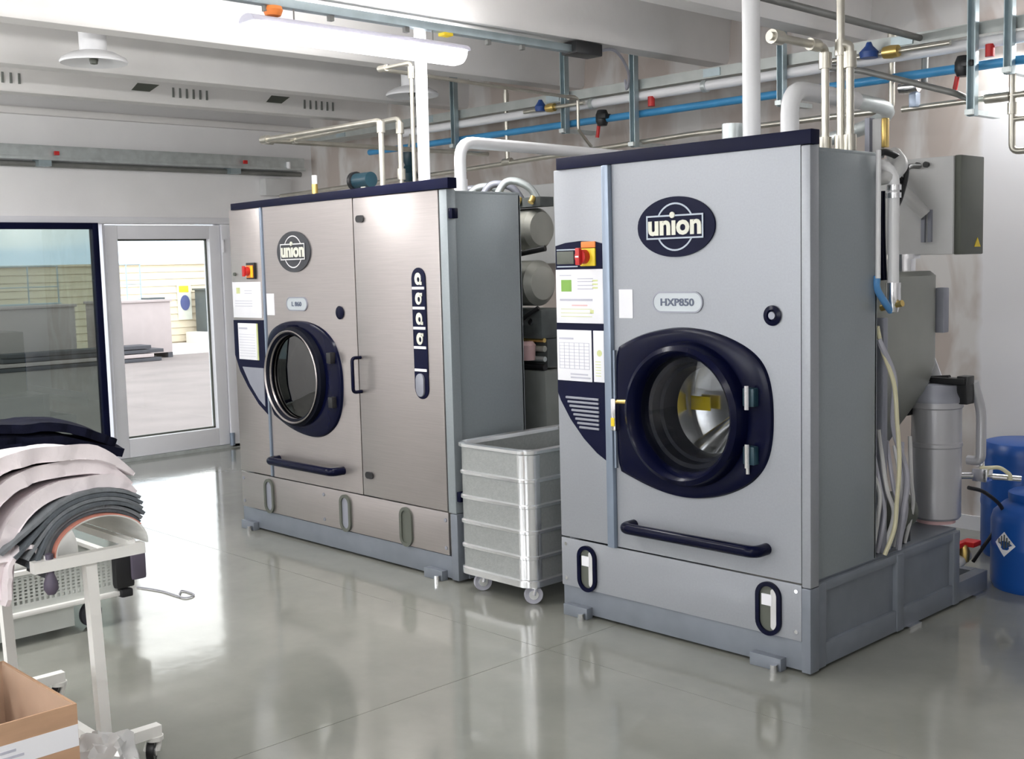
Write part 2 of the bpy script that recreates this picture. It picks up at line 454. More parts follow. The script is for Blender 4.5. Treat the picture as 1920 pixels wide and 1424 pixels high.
b = nb()
box(b, -9.41, XL, -4.2, 1.55, 0, 3.3); box(b, -9.41, XL, 5.45, 6.55, 0, 3.3); box(b, -9.41, XL, 1.55, 5.45, 2.02, 3.3)
obj('wall_left', b, 'white_paint', kind='structure')
obj('wall_back', box(nb(), XL, 4.2, YB, 6.55, 0, 3.3), 'plaster', kind='structure')
obj('wall_right', box(nb(), 4.2, 4.4, -4.2, 6.55, 0, 3.3), 'white_paint', kind='structure')
b = nb()
WX = [(-7.7, -5.5), (-4.5, -2.3), (-1.3, .9)]  # unseen windows, put in to bring daylight into the room
box(b, -9.41, 4.4, -4.2, -4.0, 0, 1.1); box(b, -9.41, 4.4, -4.2, -4.0, 2.4, 3.3)
xs = [-9.41] + [v for w in WX for v in w] + [4.4]
for i in range(0, len(xs), 2): box(b, xs[i], xs[i + 1], -4.2, -4.0, 1.1, 2.4)
obj('wall_front', b, 'white_paint', kind='structure')
for i, (x0, x1) in enumerate(WX):
    w = thing('window_%d' % (i + 2), None, None, ((x0 + x1) / 2, -4.1, 1.1), kind='structure')
    b = nb(); box(b, x0, x1, -4.14, -4.08, 1.1, 1.16); box(b, x0, x1, -4.14, -4.08, 2.34, 2.4)
    for x in (x0, (x0 + x1) / 2 - .03, x1 - .06): box(b, x, x + .06, -4.14, -4.08, 1.16, 2.34)
    obj('window_frame', b, 'upvc', w)
    obj('window_pane', box(nb(), x0 + .05, x1 - .05, -4.115, -4.105, 1.15, 2.35), 'clear', w)

ceil = obj('ceiling', box(nb(), -9.41, 4.4, -4.2, 6.55, ZC, 3.35), 'concrete_white', kind='structure')
# ribs of the precast slab, running towards the back wall
RIBS = [-8.14, -7.10, -5.865, -4.615, -3.63, -2.41, -1.38, -.15, .90, 2.1, 3.2]
ribs = {}
for x in RIBS:
    b = nb(); zb = 2.79
    pr = [(-.115, ZC), (-.085, zb + .02), (-.07, zb), (.07, zb), (.085, zb + .02), (.115, ZC)]
    A = [b.verts.new((x + dx, -4.0, z)) for dx, z in pr]; B = [b.verts.new((x + dx, YB, z)) for dx, z in pr]
    b.faces.new(A[::-1]); b.faces.new(B)
    for i in range(6): b.faces.new((A[i], A[(i + 1) % 6], B[(i + 1) % 6], B[i]))
    ribs[x] = obj('ceiling_rib', b, 'concrete_white', ceil)
for y in (4.03, 5.15, 2.1):          # dark lifting slots and slotted vents on the rib behind the loudspeakers
    x = -8.14 + .082
    b = nb(); v = [b.verts.new(p) for p in ((x + .012, y, 2.865), (x + .012, y + .14, 2.865), (x + .012, y + .22, 2.92), (x + .012, y + .05, 2.92), (x, y, 2.865), (x, y + .14, 2.865), (x, y + .22, 2.92), (x, y + .05, 2.92))]
    for q in ((0, 1, 2, 3), (7, 6, 5, 4), (0, 4, 5, 1), (1, 5, 6, 2), (2, 6, 7, 3), (3, 7, 4, 0)): b.faces.new([v[i] for i in q])
    obj('lifting_slot', b, 'olive_dark', ribs[-8.14], 'dark recessed lifting slot')
for y in (2.95, 4.35, 5.5):
    for k in range(6):
        obj('vent_slit', box(nb(), -8.062, -8.045, y + k * .055, y + k * .055 + .016, 2.84, 2.91), 'duct_grey', ribs[-8.14])
obj('trim_3', box(nb(), XL, XL + .06, -4.0, YB, 2.795, 2.85, .008), 'concrete_white', kind='structure')
obj('trim_1', box(nb(), XL, XL + .015, 5.46, YB, 0, .08), 'upvc', kind='structure')
obj('trim_2', box(nb(), -4.0, 4.2, YB - .015, YB, 0, .08), 'upvc', kind='structure')

# glazed door in the left wall
d1 = thing('door_1', None, None, (-9.28, 4.85, 0), kind='structure')
b = nb()
box(b, -9.33, -9.17, 1.55, 5.45, 1.965, 2.02, .006)            # head
box(b, -9.33, -9.17, 5.355, 5.45, 0, 1.965, .006)               # jamb towards the back wall
box(b, -9.33, -9.20, 4.285, 4.305, .0, 1.965)                  # slim mullion
obj('door_frame', b, 'upvc', d1)
b = nb()
box(b, -9.30, -9.19, 4.305, 4.41, .03, 1.955, .006); box(b, -9.30, -9.19, 5.245, 5.35, .03, 1.955, .006)
box(b, -9.30, -9.19, 4.41, 5.245, 1.84, 1.955, .006); box(b, -9.30, -9.19, 4.41, 5.245, .03, .185, .006)
lf = obj('door_leaf', b, 'upvc', d1)
b = nb(); box(b, -9.262, -9.245, 4.41, 4.424, .185, 1.84); box(b, -9.262, -9.245, 5.231, 5.245, .185, 1.84)
box(b, -9.262, -9.245, 4.41, 5.245, 1.826, 1.84); box(b, -9.262, -9.245, 4.41, 5.245, .185, .199)
obj('glazing_gasket', b, 'olive_dark', lf, 'dark rubber gasket round the door glass')
obj('glass_pane', box(nb(), -9.256, -9.25, 4.415, 5.24, .19, 1.835), 'clear', lf)
obj('threshold', box(nb(), -9.36, -9.17, 4.29, 5.45, 0, .028), 'galv', d1)
obj('door_hinge', cyl(nb(), (-9.165, 5.36, .02), (-9.165, 5.36, .13), .022), 'post_blue', d1, 'blue-grey hinge at the foot of the door')
obj('door_hinge', cyl(nb(), (-9.165, 5.36, 1.72), (-9.165, 5.36, 1.83), .014), 'upvc', d1)

# navy framed sliding leaf beside it
w1 = thing('window_1', None, None, (-9.14, 3.2, 0), kind='structure')
b = nb()
box(b, -9.18, -9.11, 4.165, 4.215, .02, 1.968, .004); box(b, -9.18, -9.11, 1.65, 1.70, .02, 1.968, .004)
box(b, -9.18, -9.11, 1.70, 4.165, 1.918, 1.968, .004); box(b, -9.18, -9.11, 1.70, 4.165, .02, .09, .004)
obj('window_frame', b, 'navy_panel', w1, 'dark navy frame of the sliding glass leaf')
obj('glass_pane', box(nb(), -9.15, -9.142, 1.69, 4.175, .08, 1.925), 'tinted', w1)
obj('window_rail', box(nb(), -9.20, -9.10, 1.56, 4.28, 0, .02), 'galv', w1)
obj('jamb', box(nb(), -9.33, -9.2, 1.55, 1.64, 0, 1.965), 'upvc', w1)

# ================================================================== OUTSIDE THE DOOR
obj('yard_ground', box(nb(), -60, -9.42, -30, 60, -.25, -.1), 'yard', kind='structure')
tag(obj('concrete_apron', box(nb(), -25.4, -21.9, 2, 26, -.1, -.085), 'apron'), 'concrete strip outside along the cream cladding, sunlight put into its pale colour', 'pavement')  # sunlit strip of ground, its brightness put into a paler concrete colour
t = thing('clad_shed', 'cream shed wall of horizontal cladding boards seen through the glass', 'building', (-25.6, 10, -.1))
obj('shed_wall', box(nb(), -26.2, -25.52, 0, 26, -.1, 1.76), 'siding', t)
for k in range(11):
    z = -.06 + k * .165
    pr = [(0, 0), (.035, 0), (.012, .158), (0, .158)]
    b = nb(); A = [b.verts.new((-25.52 + dx, 0, z + dz)) for dx, dz in pr]; B = [b.verts.new((-25.52 + dx, 26, z + dz)) for dx, dz in pr]
    b.faces.new(A); b.faces.new(B[::-1])
    for i in range(4): b.faces.new((A[i], B[i], B[(i + 1) % 4], A[(i + 1) % 4]))
    obj('cladding_board', b, 'siding', t)
obj('eaves_capping', box(nb(), -26.25, -25.44, 0, 26, 1.755, 1.80), 'siding', t)


def crate(y0, y1, z1, label):
    t = thing('packing_crate', label, 'crate', (-21.6, (y0 + y1) / 2, -.1), 'packing crates in the yard')
    obj('crate_body', box(nb(), -22.4, -21.4, y0, y1, 0, z1, .01), 'crate_outdoor', t)
    obj('crate_top', box(nb(), -22.43, -21.37, y0 - .03, y1 + .03, z1, z1 + .05, .008), 'crate_outdoor', t)
    for y in (y0, (y0 + y1) / 2 - .05, y1 - .1): obj('crate_skid', box(nb(), -22.4, -21.4, y, y + .1, -.1, 0), 'board', t)


crate(10.0, 11.28, 1.0, 'pale pink packing crate outside, seen through the clear glass door')
crate(7.75, 9.35, .98, 'pale packing crate outside, seen through the dark tinted glass leaf')
tag(obj('roof_sheet', box(nb(), -21.75, -21.45, 10.85, 11.2, 1.05, 1.085), 'slate'), 'short dark slab lying on the pale crate behind the door', 'slab')


def rack_frame(y0, y1, label):
    t = thing('tube_frame', label, 'frame', (-21.9, (y0 + y1) / 2, 1.0), 'tube frames on the crates')
    obj('base_runner', box(nb(), -22.0, -21.85, y0, y1, 1.035, 1.06), 'strut', t)
    for y in (y0 + .02, (y0 + y1) / 2 + .12, y1 - .02): obj('upright', cyl(nb(), (-21.92, y, 1.05), (-21.92, y, 1.75), .016, n=8), 'strut', t)
    obj('top_tube', cyl(nb(), (-21.92, y0, 1.745), (-21.92, y1, 1.745), .014, n=8), 'strut', t)
    obj('middle_tube', cyl(nb(), (-21.92, y0, 1.36), (-21.92, y1, 1.36), .010, n=8), 'strut', t)


rack_frame(10.1, 10.96, 'thin tube frame standing on the crate behind the clear glass door')
rack_frame(7.9, 9.3, 'thin tube frame standing on the crate behind the tinted glass leaf')
for k, (y1, z, nm) in enumerate([(10.95, -.02, 'lowest'), (10.8, .06, 'second from the bottom'), (11.0, .14, 'third from the bottom'), (10.75, .22, 'topmost')]):
    tag(obj('timber_board', box(nb(), -21.2, -20.75, 7.6 + .07 * k, y1 - .25, z - .08 + .005, z - .01, .004), 'board' if k != 1 else 'crate_outdoor'), 'long board in the stack outside before the crates, %s' % nm, 'board', 'boards stacked in the yard')
t = thing('outdoor_cabinet', 'dark slate cabinet on plinth against the cream cladding outside', 'cabinet', (-24.9, 14.1, -.1))
obj('plinth', box(nb(), -25.3, -24.6, 13.7, 15.4, -.085, .17), 'apron', t)
obj('cabinet_body', box(nb(), -25.25, -24.75, 13.95, 15.0, .17, 1.14, .01), 'slate', t)
obj('cabinet_roof', box(nb(), -25.3, -24.7, 13.91, 15.04, 1.14, 1.18), 'slate', t)
t = thing('yard_sign', 'small sign with yellow top and blue oval on the cream cladding outside', 'sign', (-25.46, 13.8, .9))
obj('sign_board', box(nb(), -25.485, -25.455, 13.62, 13.97, .45, 1.3), 'cream', t)
obj('sign_band', box(nb(), -25.455, -25.445, 13.66, 13.90, 1.10, 1.25), 'yellow', t)
b = nb(); cyl(b, (-25.455, 13.80, .85), (-25.44, 13.80, .85), .12, n=24); [setattr(v.co, 'z', .85 + (v.co.z - .85) * 1.5) for v in b.verts]
obj('sign_oval', b, 'sign_blue', t)

# ================================================================== LAMPS, LOUDSPEAKERS, CEILING SERVICES
def batten(name_loc, label, real=True):
    x, y0, z = name_loc; y1 = y0 + 1.27
    t = thing('batten_lamp', label, 'lamp', (x, (y0 + y1) / 2, z), 'fluorescent batten lamps')
    b = nb(); n = 10
    A, B = [], []
    for i in range(n + 1):
        a = PI * i / n; A.append((math.cos(a) * .062, math.sin(a) * .035))
    pass
    va = [b.verts.new((x + dx, y0, z + .02 + dz)) for dx, dz in A]; vb = [b.verts.new((x + dx, y1, z + .02 + dz)) for dx, dz in A]
    for i in range(n): b.faces.new((va[i], va[i + 1], vb[i + 1], vb[i]))
    b.faces.new(va); b.faces.new(vb[::-1]); b.faces.new((va[0], vb[0], vb[n], va[n]))
    obj('lamp_housing', b, 'lamp_body', t)
    b = nb(); rings = []
    for yy, s in ((y0 + .004, .55), (y0 + .02, .85), (y0 + .06, 1), (y1 - .06, 1), (y1 - .02, .85), (y1 - .004, .55)):
        rings.append([b.verts.new((x + math.cos(PI + PI * i / n) * .07 * s, yy, z + .02 + math.sin(PI + PI * i / n) * .075 * s)) for i in range(n + 1)])
    for r0, r1 in zip(rings, rings[1:]):
        for i in range(n): b.faces.new((r0[i], r0[i + 1], r1[i + 1], r1[i]))
        b.faces.new((r0[0], r1[0], r1[n], r0[n]))
    b.faces.new(rings[0]); b.faces.new(rings[-1][::-1])
    obj('diffuser', b, 'diffuser', t, 'glowing white diffuser')
    for yy in (y0 + .25, y1 - .2):
        obj('suspension_wire', cyl(nb(), (x, yy, z + .045), (x, yy, 2.725), .004, n=6), 'dark_pipe', t)
    l = area('lamp_glow', (x, (y0 + y1) / 2, z - .062), (0, 0, 0), .10, 1.2, LAMP_W, (1, .99, .97)); 
    for sx in (-1, 1):
        area('lamp_glow_side', (x + sx * .078, (y0 + y1) / 2, z - .01), (0, sx * -PI * .70, 0), .05, 1.2, LAMP_W * .62, (1, .99, .97))
    return t


LR = -4.585
batten((LR, 2.85, 2.62), 'lit fluorescent batten lamp hanging whole in view above the left machine')
batten((LR, .55, 2.62), 'lit fluorescent batten lamp nearest the camera, only its end in the top left corner')
for (lx, ly, lb) in ((-1.3, -2.4, 'right hand row, farthest from the machines'), (-1.3, .2, 'right hand row, nearest the machines'), (2.2, -1.2, 'row by the far right wall')):  # unseen lamps, added as fill for the room
    batten((lx, ly, 2.62), 'added unseen batten lamp for fill light, out of the frame, ' + lb)
batten((LR, -2.0, 2.62), 'lit fluorescent batten lamp unseen behind the photographer, added on to the long row')  # unseen, carries the visible row on and adds fill light
batten((-7.6, -2.2, 2.62), 'added unseen batten lamp for fill light, by the left wall behind the photographer')  # unseen lamp, added for fill
batten((-7.6, .9, 2.62), 'added unseen batten lamp brightening the left wall, just left of the frame')  # unseen lamp, added to brighten the left wall and ceiling
# wall batten behind the cable tray at the right edge
t = thing('batten_lamp', 'lit batten lamp on the back wall behind the cable tray, at the right edge', 'lamp', (-2.2, 6.25, 2.75))
obj('lamp_housing', box(nb(), -2.90, -1.60, 6.29, YB, 2.68, 2.76, .006), 'lamp_body', t)
obj('diffuser', box(nb(), -2.88, -1.62, 6.235, 6.29, 2.685, 2.755, .015), 'diffuser', t, 'glowing white diffuser')
area('wall_lamp_glow', (-2.25, 6.20, 2.68), (-.45, 0, 0), 1.2, .06, LAMP_W * .75, (1, .99, .97))

t = thing('lighting_track', 'grey lighting track under the ceiling rib above the batten lamp', 'track', (-4.6, 2, 2.74))
b = nb(); box(b, -4.625, -4.575, -3.9, 4.96, 2.725, 2.765, .004)
obj('track_rail', b, 'strut', t)
obj('end_box', box(nb(), -4.66, -4.54, 4.93, 5.15, 2.715, 2.785, .01), 'black', t, 'black end feed box of the track')
for y in (3.3, 3.75, 4.3, 4.55, 2.95): obj('clip', box(nb(), -4.612, -4.588, y, y + .025, 2.70, 2.727), 'dark_pipe', t)
obj('warning_bulb', lathe(nb(), [(0, -.05), (.035, -.04), (.045, -.015), (.04, 0), (.02, .005)], (-4.6, 3.0, 2.725), n=16), 'orange', t, 'orange round bulb on the track')
obj('marker_tag', box(nb(), -4.625, -4.575, 3.99, 4.05, 2.71, 2.727, .004), 'yellow', t, 'yellow marker tag')
b = nb(); tube(b, [(-4.6, 5.14, 2.75), (-4.62, 5.35, 2.78), (-4.75, 5.62, 2.70), (-4.85, 5.72, 2.62), (-4.88, 5.74, 2.68)], .009, smooth_path=True, n=8)
tag(obj('grey_cable', b, 'hose_grey'), 'thin grey cable looping down from the black track end box', 'cable')

for (x, y, lb) in ((-6.46, 3.02, 'white round ceiling loudspeaker on a stub, nearest, at upper left'), (-6.46, 5.32, 'white round ceiling loudspeaker on a stub, far one behind the white vent pipe')):
    t = thing('ceiling_speaker', lb, 'loudspeaker', (x, y, 2.74), 'ceiling loudspeakers')
    obj('speaker_stub', lathe(nb(), [(0, .46), (.075, .46), (.075, .05), (.082, .04), (0, .04)], (x, y, 2.74)), 'white_pipe', t)
    obj('speaker_bell', lathe(nb(), [(.08, .06), (.12, .05), (.175, .02), (.185, .005), (.18, -.005), (.165, -.002), (.08, .02), (0, .022)], (x, y, 2.74), n=40), 'white_pipe', t)
    obj('speaker_cone', lathe(nb(), [(.0, -.012), (.02, -.008), (.025, .018)], (x, y, 2.74), n=16), 'olive_dark', t, 'dark centre of the loudspeaker')

t = thing('cable_trunking', 'long galvanised cable trunking high on the left wall above the door', 'trunking', (-9.15, 3, 2.5))
obj('trunking_channel', box(nb(), -9.205, -9.10, -3.5, 6.2, 2.455, 2.56, .006), 'galv', t)
obj('trunking_lip', box(nb(), -9.10, -9.085, -3.5, 6.2, 2.445, 2.47, .003), 'galv', t)
obj('shadow_bar', cyl(nb(), (-9.17, -3.5, 2.42), (-9.17, 6.2, 2.42), .022, n=12), 'dark_pipe', t, 'dark bar for the shadow under the trunking')  # dark bar drawn where the trunking shades the wall below it
for y in (3.88, 5.55):
    obj('red_clip', box(nb(), -9.085, -9.065, y, y + .035, 2.485, 2.515), 'red', t, 'small red clip')
    obj('bracket', box(nb(), -9.208, -9.09, y - .12, y - .02, 2.40, 2.455), 'strut', t)
obj('white_clip', cyl(nb(), (-9.09, 6.02, 2.46), (-9.09, 6.02, 2.52), .02), 'white_pipe', t)
tag(obj('junction_box', box(nb(), -9.21, -9.10, 5.78, 6.05, 2.22, 2.37, .01), 'cabinet_light'), 'pale junction box on the left wall below the trunking', 'box')

# ------------------------------------------------------------------ struts hung from the ribs
def strut(x, y, z0, z1, label, stype='strut'):
    t = thing('hanger_strut', label, 'strut', (x, y, z1), 'hanger struts of the pipe rack')
    b = nb(); w = .021
    box(b, x - w, x + w, y + .036, y + .041, z0, z1); box(b, x - w, x - w + .005, y, y + .036, z0, z1); box(b, x + w - .005, x + w, y, y + .036, z0, z1)
    obj('channel', b, 'strut', t)
    obj('head_plate', box(nb(), x - .05, x + .05, y - .03, y + .07, z1 - .008, z1), 'strut', t)
    obj('cross_arm', box(nb(), x - .02, x + .02, y - .02, y + .30, z0 + .005, z0 + .03), 'galv', t)


strut(-4.81, 5.72, 2.26, 3.19, 'blue-grey hanger strut between the two machines, lower end by the steel pipe')
strut(-3.74, 5.72, 2.39, 3.19, 'blue-grey hanger strut behind the white elbow of the right machine')
strut(-2.65, 5.72, 2.22, 3.19, 'blue-grey hanger strut next to the black valve at upper right')
strut(-2.47, 5.72, 2.40, 2.79, 'short blue-grey hanger strut nearest the right edge')
strut(-6.50, 5.72, 2.40, 3.19, 'blue-grey hanger strut behind the white elbow of the left machine')
strut(-5.40, 5.72, 2.40, 3.19, 'blue-grey hanger strut under the rib left of the black track end')

# ------------------------------------------------------------------ pipes along the back wall
t = thing('cable_tray', 'grey galvanised cable tray running high along the back wall', 'tray', (-3, 5.85, 2.64))
b = nb(); box(b, -8.6, 4.1, 5.78, 5.98, 2.615, 2.62); box(b, -8.6, 4.1, 5.775, 5.78, 2.615, 2.675); box(b, -8.6, 4.1, 5.98, 5.985, 2.615, 2.675)
obj('tray_channel', b, 'tray_grey', t)
for x in (-8, -6.9, -5.6, -4.3, -3.1, -1.8, 0, 1.6, 3): obj('tray_joint', box(nb(), x, x + .12, 5.768, 5.775, 2.622, 2.668), 'strut', t)
t = thing('white_service_pipe', 'white service pipe along the back wall, between cable tray and blue pipe', 'pipe', (-3, 5.80, 2.58))
obj('pipe_run', cyl(nb(), (-7.2, 5.79, 2.575), (4.1, 5.79, 2.575), .029, n=14), 'white_pipe', t)
for x in (-5.2, -4.3, -3.35, -2.3): obj('pipe_clamp', lathe(nb(), [(.029, -.015), (.037, -.015), (.037, .015), (.029, .015)], (x, 5.79, 2.575), (1, 0, 0), n=14), 'galv', t)
t = thing('blue_compressed_air_pipe', 'long bright blue pipe along the back wall above both machines', 'pipe', (-3, 5.82, 2.47))
obj('pipe_run', cyl(nb(), (-7.6, 5.80, 2.468), (4.1, 5.80, 2.468), .023, n=14), 'blue_pipe', t)
for (x, cc) in ((-5.12, 'black'), (-2.72, 'black')):
    v = obj('shutoff_valve', lathe(nb(), [(.0, -.05), (.03, -.05), (.042, -.02), (.042, .02), (.03, .05), (0, .05)], (x, 5.79, 2.475), (0, 0, 1), n=16), 'black', t, 'black shut-off valve on the blue pipe')
    obj('valve_knob', box(nb(), x + .01, x + .07, 5.74, 5.80, 2.465, 2.495, .006), 'black', v)
    obj('drain_spout', cyl(nb(), (x - .03, 5.79, 2.43), (x - .045, 5.79, 2.355), .012, n=10), 'red', v, 'red drain spout')
for x in (-4.70, -2.58): obj('red_tap', cyl(nb(), (x, 5.775, 2.50), (x, 5.775, 2.56), .022, n=12), 'red', t, 'small red tap')
t = thing('rear_steel_pipe', 'long bare steel pipe lowest along the back wall behind machine tops', 'pipe', (-5, 5.78, 2.27))
obj('pipe_run', tube(nb(), [(-8.9, 5.8, 2.20), (-6.6, 5.8, 2.243), (-4.4, 5.8, 2.305), (-3.11, 5.8, 2.306), (-3.11, 5.8, 2.71)], .0165), 'steel_pipe', t)
obj('tee_fitting', cyl(nb(), (-6.06, 5.8, 2.268), (-5.98, 5.8, 2.27), .024), 'steel_pipe', t)
obj('branch', cyl(nb(), (-6.02, 5.8, 2.27), (-6.02, 5.8, 2.775), .0155), 'steel_pipe', t)
obj('branch_fitting', cyl(nb(), (-6.02, 5.8, 2.66), (-6.02, 5.8, 2.74), .021), 'steel_pipe', t)
obj('upper_fitting', cyl(nb(), (-3.11, 5.8, 2.60), (-3.11, 5.8, 2.72), .023), 'steel_pipe', t)
t = thing('valve_manifold', 'steel manifold pipe with blue and brass valves above the right machine', 'pipe', (-3.1, 5.76, 2.59))
obj('pipe_run', cyl(nb(), (-3.45, 5.71, 2.585), (-2.75, 5.71, 2.585), .013), 'steel_pipe', t)
obj('blue_valve', lathe(nb(), [(0, -.03), (.045, -.03), (.05, 0), (.02, .03), (.012, .05), (0, .05)], (-3.18, 5.69, 2.60), (0, 0, 1), n=16), 'blue_plastic', t, 'dark blue valve wheel')
obj('brass_valve', lathe(nb(), [(0, -.04), (.03, -.04), (.034, .0), (.03, .04), (0, .04)], (-3.06, 5.70, 2.585), (1, 0, 0), n=14), 'brass', t, 'brass valve body')
t = thing('valve_manifold', 'steel manifold pipe with blue and brass valves left of the tall white pipe', 'pipe', (-5.5, 5.76, 2.59))
obj('pipe_run', cyl(nb(), (-5.75, 5.71, 2.575), (-5.2, 5.71, 2.575), .013), 'steel_pipe', t)
obj('blue_valve', lathe(nb(), [(0, -.03), (.034, -.03), (.04, 0), (.02, .03), (.012, .045), (0, .045)], (-5.575, 5.69, 2.59), (0, 0, 1), n=16), 'blue_plastic', t, 'dark blue valve wheel')
obj('brass_valve', lathe(nb(), [(0, -.035), (.026, -.035), (.03, .0), (.026, .035), (0, .035)], (-5.49, 5.70, 2.575), (1, 0, 0), n=14), 'brass', t, 'brass valve body')
t = thing('right_steel_pipe', 'bare steel pipe continuing right of the risers under the blue pipe', 'pipe', (-2.5, 5.78, 2.31))
obj('pipe_run', cyl(nb(), (-3.05, 5.80, 2.300), (-1.0, 5.80, 2.318), .0155), 'steel_pipe', t)
obj('white_valve', lathe(nb(), [(0, -.05), (.03, -.05), (.035, 0), (.03, .05), (0, .05)], (-2.98, 5.74, 2.40), (1, 0, 0), n=14), 'chrome', t)
obj('blue_tap', box(nb(), -2.99, -2.95, 5.75, 5.80, 2.30, 2.375, .006), 'post_blue', t)
obj('pipe_clamp', lathe(nb(), [(.017, -.06), (.025, -.06), (.025, .06), (.017, .06)], (-2.55, 5.80, 2.303), (1, 0, 0), n=14), 'steel_pipe', t)
tag(obj('sloping_pipe', tube(nb(), [(-3.4, 5.67, 2.55), (-3.2, 5.67, 2.505), (-2.70, 5.67, 2.33), (-2.70, 5.79, 2.316)], .016), 'dark_pipe'), 'grey pipe sloping down to the right in front of the blue pipe', 'pipe')
tag(obj('overhead_pipe', tube(nb(), [(-2.90, 3.0, 2.655), (-2.945, 5.84, 2.645), (-2.95, 5.84, 2.43)], .017), 'dark_pipe'), 'dark pipe crossing overhead towards the back wall at upper right', 'pipe')
t = thing('drop_pipe', 'bare steel pipe dropping down the white wall at the right edge', 'pipe', (-2.48, 5.75, 2.3))
obj('pipe_run', tube(nb(), [(-2.48, 5.80, 2.62), (-2.475, 5.80, 2.035), (-1.6, 5.80, 2.035)], .0165), 'steel_pipe', t)
obj('pipe_branch', cyl(nb(), (-2.478, 5.80, 2.19), (-1.6, 5.80, 2.19), .013), 'steel_pipe', t)
obj('coupling', cyl(nb(), (-2.477, 5.80, 2.215), (-2.477, 5.80, 2.27), .023), 'steel_pipe', t)

# ------------------------------------------------------------------ pipes on top of the machines
def pipe(name, label, pts, r, m, fit=(), rad=None, fm=None, cat='pipe', group=None):
    t = thing(name, label, cat, pts[0], group)
    obj('pipe_run', tube(nb(), pts, r, rad, n=16), m, t)
    for p, d, k in fit:
        obj('fitting', cyl(nb(), Vector(p) - Vector(d) * .03, Vector(p) + Vector(d) * .03, r * k, n=16), fm or m, t)
    return t


X, Y, Z = (1, 0, 0), (0, 1, 0), (0, 0, 1)
pipe('white_vent_pipe', 'tall white vent pipe rising from the left machine to the ceiling', [(-4.72, 3.95, 1.905), (-4.72, 3.95, 3.2)], .031, 'white_pipe', [((-4.72, 3.95, 1.95), Z, 1.25)])
pipe('white_vent_pipe', 'tall white vent pipe rising from the right machine to the ceiling', [(-2.815, 4.1, 1.94), (-2.815, 4.1, 3.2)], .037, 'white_pipe', [((-2.815, 4.1, 1.99), Z, 1.3)])
pipe('white_elbow_pipe', 'white pipe with elbow on the rear right of the left machine', [(-4.44, 3.95, 1.90), (-4.44, 3.95, 2.165), (-4.44, 6.3, 2.14)], .030, 'white_pipe', [((-4.44, 3.95, 1.95), Z, 1.15), ((-4.44, 5.2, 2.15), Y, 1.1)], rad=.09)
pipe('white_elbow_pipe', 'white pipe with elbow on the right machine beside its tall vent pipe', [(-2.635, 4.1, 1.94), (-2.635, 4.1, 2.215), (-2.645, 4.62, 2.21)], .037, 'white_pipe', [((-2.635, 4.1, 1.98), Z, 1.25)], rad=.10)
tag(obj('grey_duct_hose', tube(nb(), [(-2.645, 4.60, 2.21), (-2.66, 5.0, 2.20), (-2.95, 5.25, 2.16), (-3.3, 5.25, 2.10)], .033, rad=.2, n=16), 'galv'), 'grey duct hose joined to the white elbow behind the right machine', 'hose')
pipe('steel_riser', 'bare steel riser on left machine, left of the pair running off to the left', [(-5.07, 3.95, 1.905), (-5.07, 3.95, 2.335), (-6.20, 3.93, 2.335), (-6.20, 5.78, 2.335)], .0155, 'steel_pipe', [((-6.17, 3.93, 2.335), X, 1.6), ((-6.2, 3.97, 2.335), Y, 1.6), ((-5.07, 3.95, 2.30), Z, 1.5), ((-5.07, 3.95, 1.95), Z, 1.5)])
pipe('steel_riser', 'bare steel riser on left machine, right of the pair running off to the left', [(-5.12, 4.12, 1.905), (-5.12, 4.12, 2.362), (-6.22, 4.14, 2.345)], .0145, 'steel_pipe', [((-6.18, 4.14, 2.345), X, 1.6), ((-5.12, 4.12, 2.31), Z, 1.6), ((-5.12, 4.12, 2.06), Z, 1.6)])
pipe('steel_riser', 'thin bare steel riser just left of the white vent pipe', [(-4.80, 3.95, 1.905), (-4.80, 3.95, 2.60), (-5.05, 3.94, 2.60), (-5.21, 5.66, 2.60), (-5.21, 5.66, 2.40), (-5.21, 5.78, 2.30)], .0105, 'steel_pipe', [((-4.80, 3.95, 2.55), Z, 1.7), ((-5.02, 3.94, 2.60), X, 1.7), ((-5.21, 5.6, 2.60), Y, 1.6)])
pipe('steel_riser', 'bare steel riser on right machine, leftmost of three, with bent head', [(-2.476, 4.1, 1.94), (-2.476, 4.1, 2.352), (-2.476, 3.72, 2.352)], .0155, 'steel_pipe', [((-2.476, 4.1, 2.30), Z, 1.6), ((-2.476, 3.765, 2.352), Y, 1.7), ((-2.476, 4.1, 1.98), Z, 1.6), ((-2.476, 4.02, 2.352), Y, 1.5)])
pipe('steel_riser', 'bare steel riser on right machine, middle of three, reaching the ceiling', [(-2.408, 4.1, 1.94), (-2.413, 4.1, 3.2)], .0155, 'steel_pipe', [((-2.408, 4.1, 1.98), Z, 1.6), ((-2.41, 4.1, 2.34), Z, 1.4)])
pipe('steel_riser', 'bare steel riser on right machine, rightmost of three, elbowed into the middle one', [(-2.37, 4.1, 1.94), (-2.37, 4.1, 2.345), (-2.395, 4.1, 2.352)], .0155, 'steel_pipe', [((-2.37, 4.1, 1.98), Z, 1.6), ((-2.37, 4.1, 2.29), Z, 1.6)])
pipe('brass_stub', 'small brass and white stub on the left end of the left machine', [(-5.705, 3.95, 1.905), (-5.705, 3.95, 2.04)], .018, 'brass', [((-5.705, 3.95, 2.06), Z, .9)], fm='white_pipe')
t = thing('solenoid_valve', 'dark teal solenoid valve on top of the left machine before the risers', 'valve', (-5.19, 3.9, 1.905))
obj('valve_body', cyl(nb(), (-5.30, 3.95, 2.03), (-5.17, 3.95, 2.03), .042, n=20), 'teal_dark', t)
obj('valve_cap', cyl(nb(), (-5.325, 3.95, 2.03), (-5.30, 3.95, 2.03), .052, n=20), 'black', t)
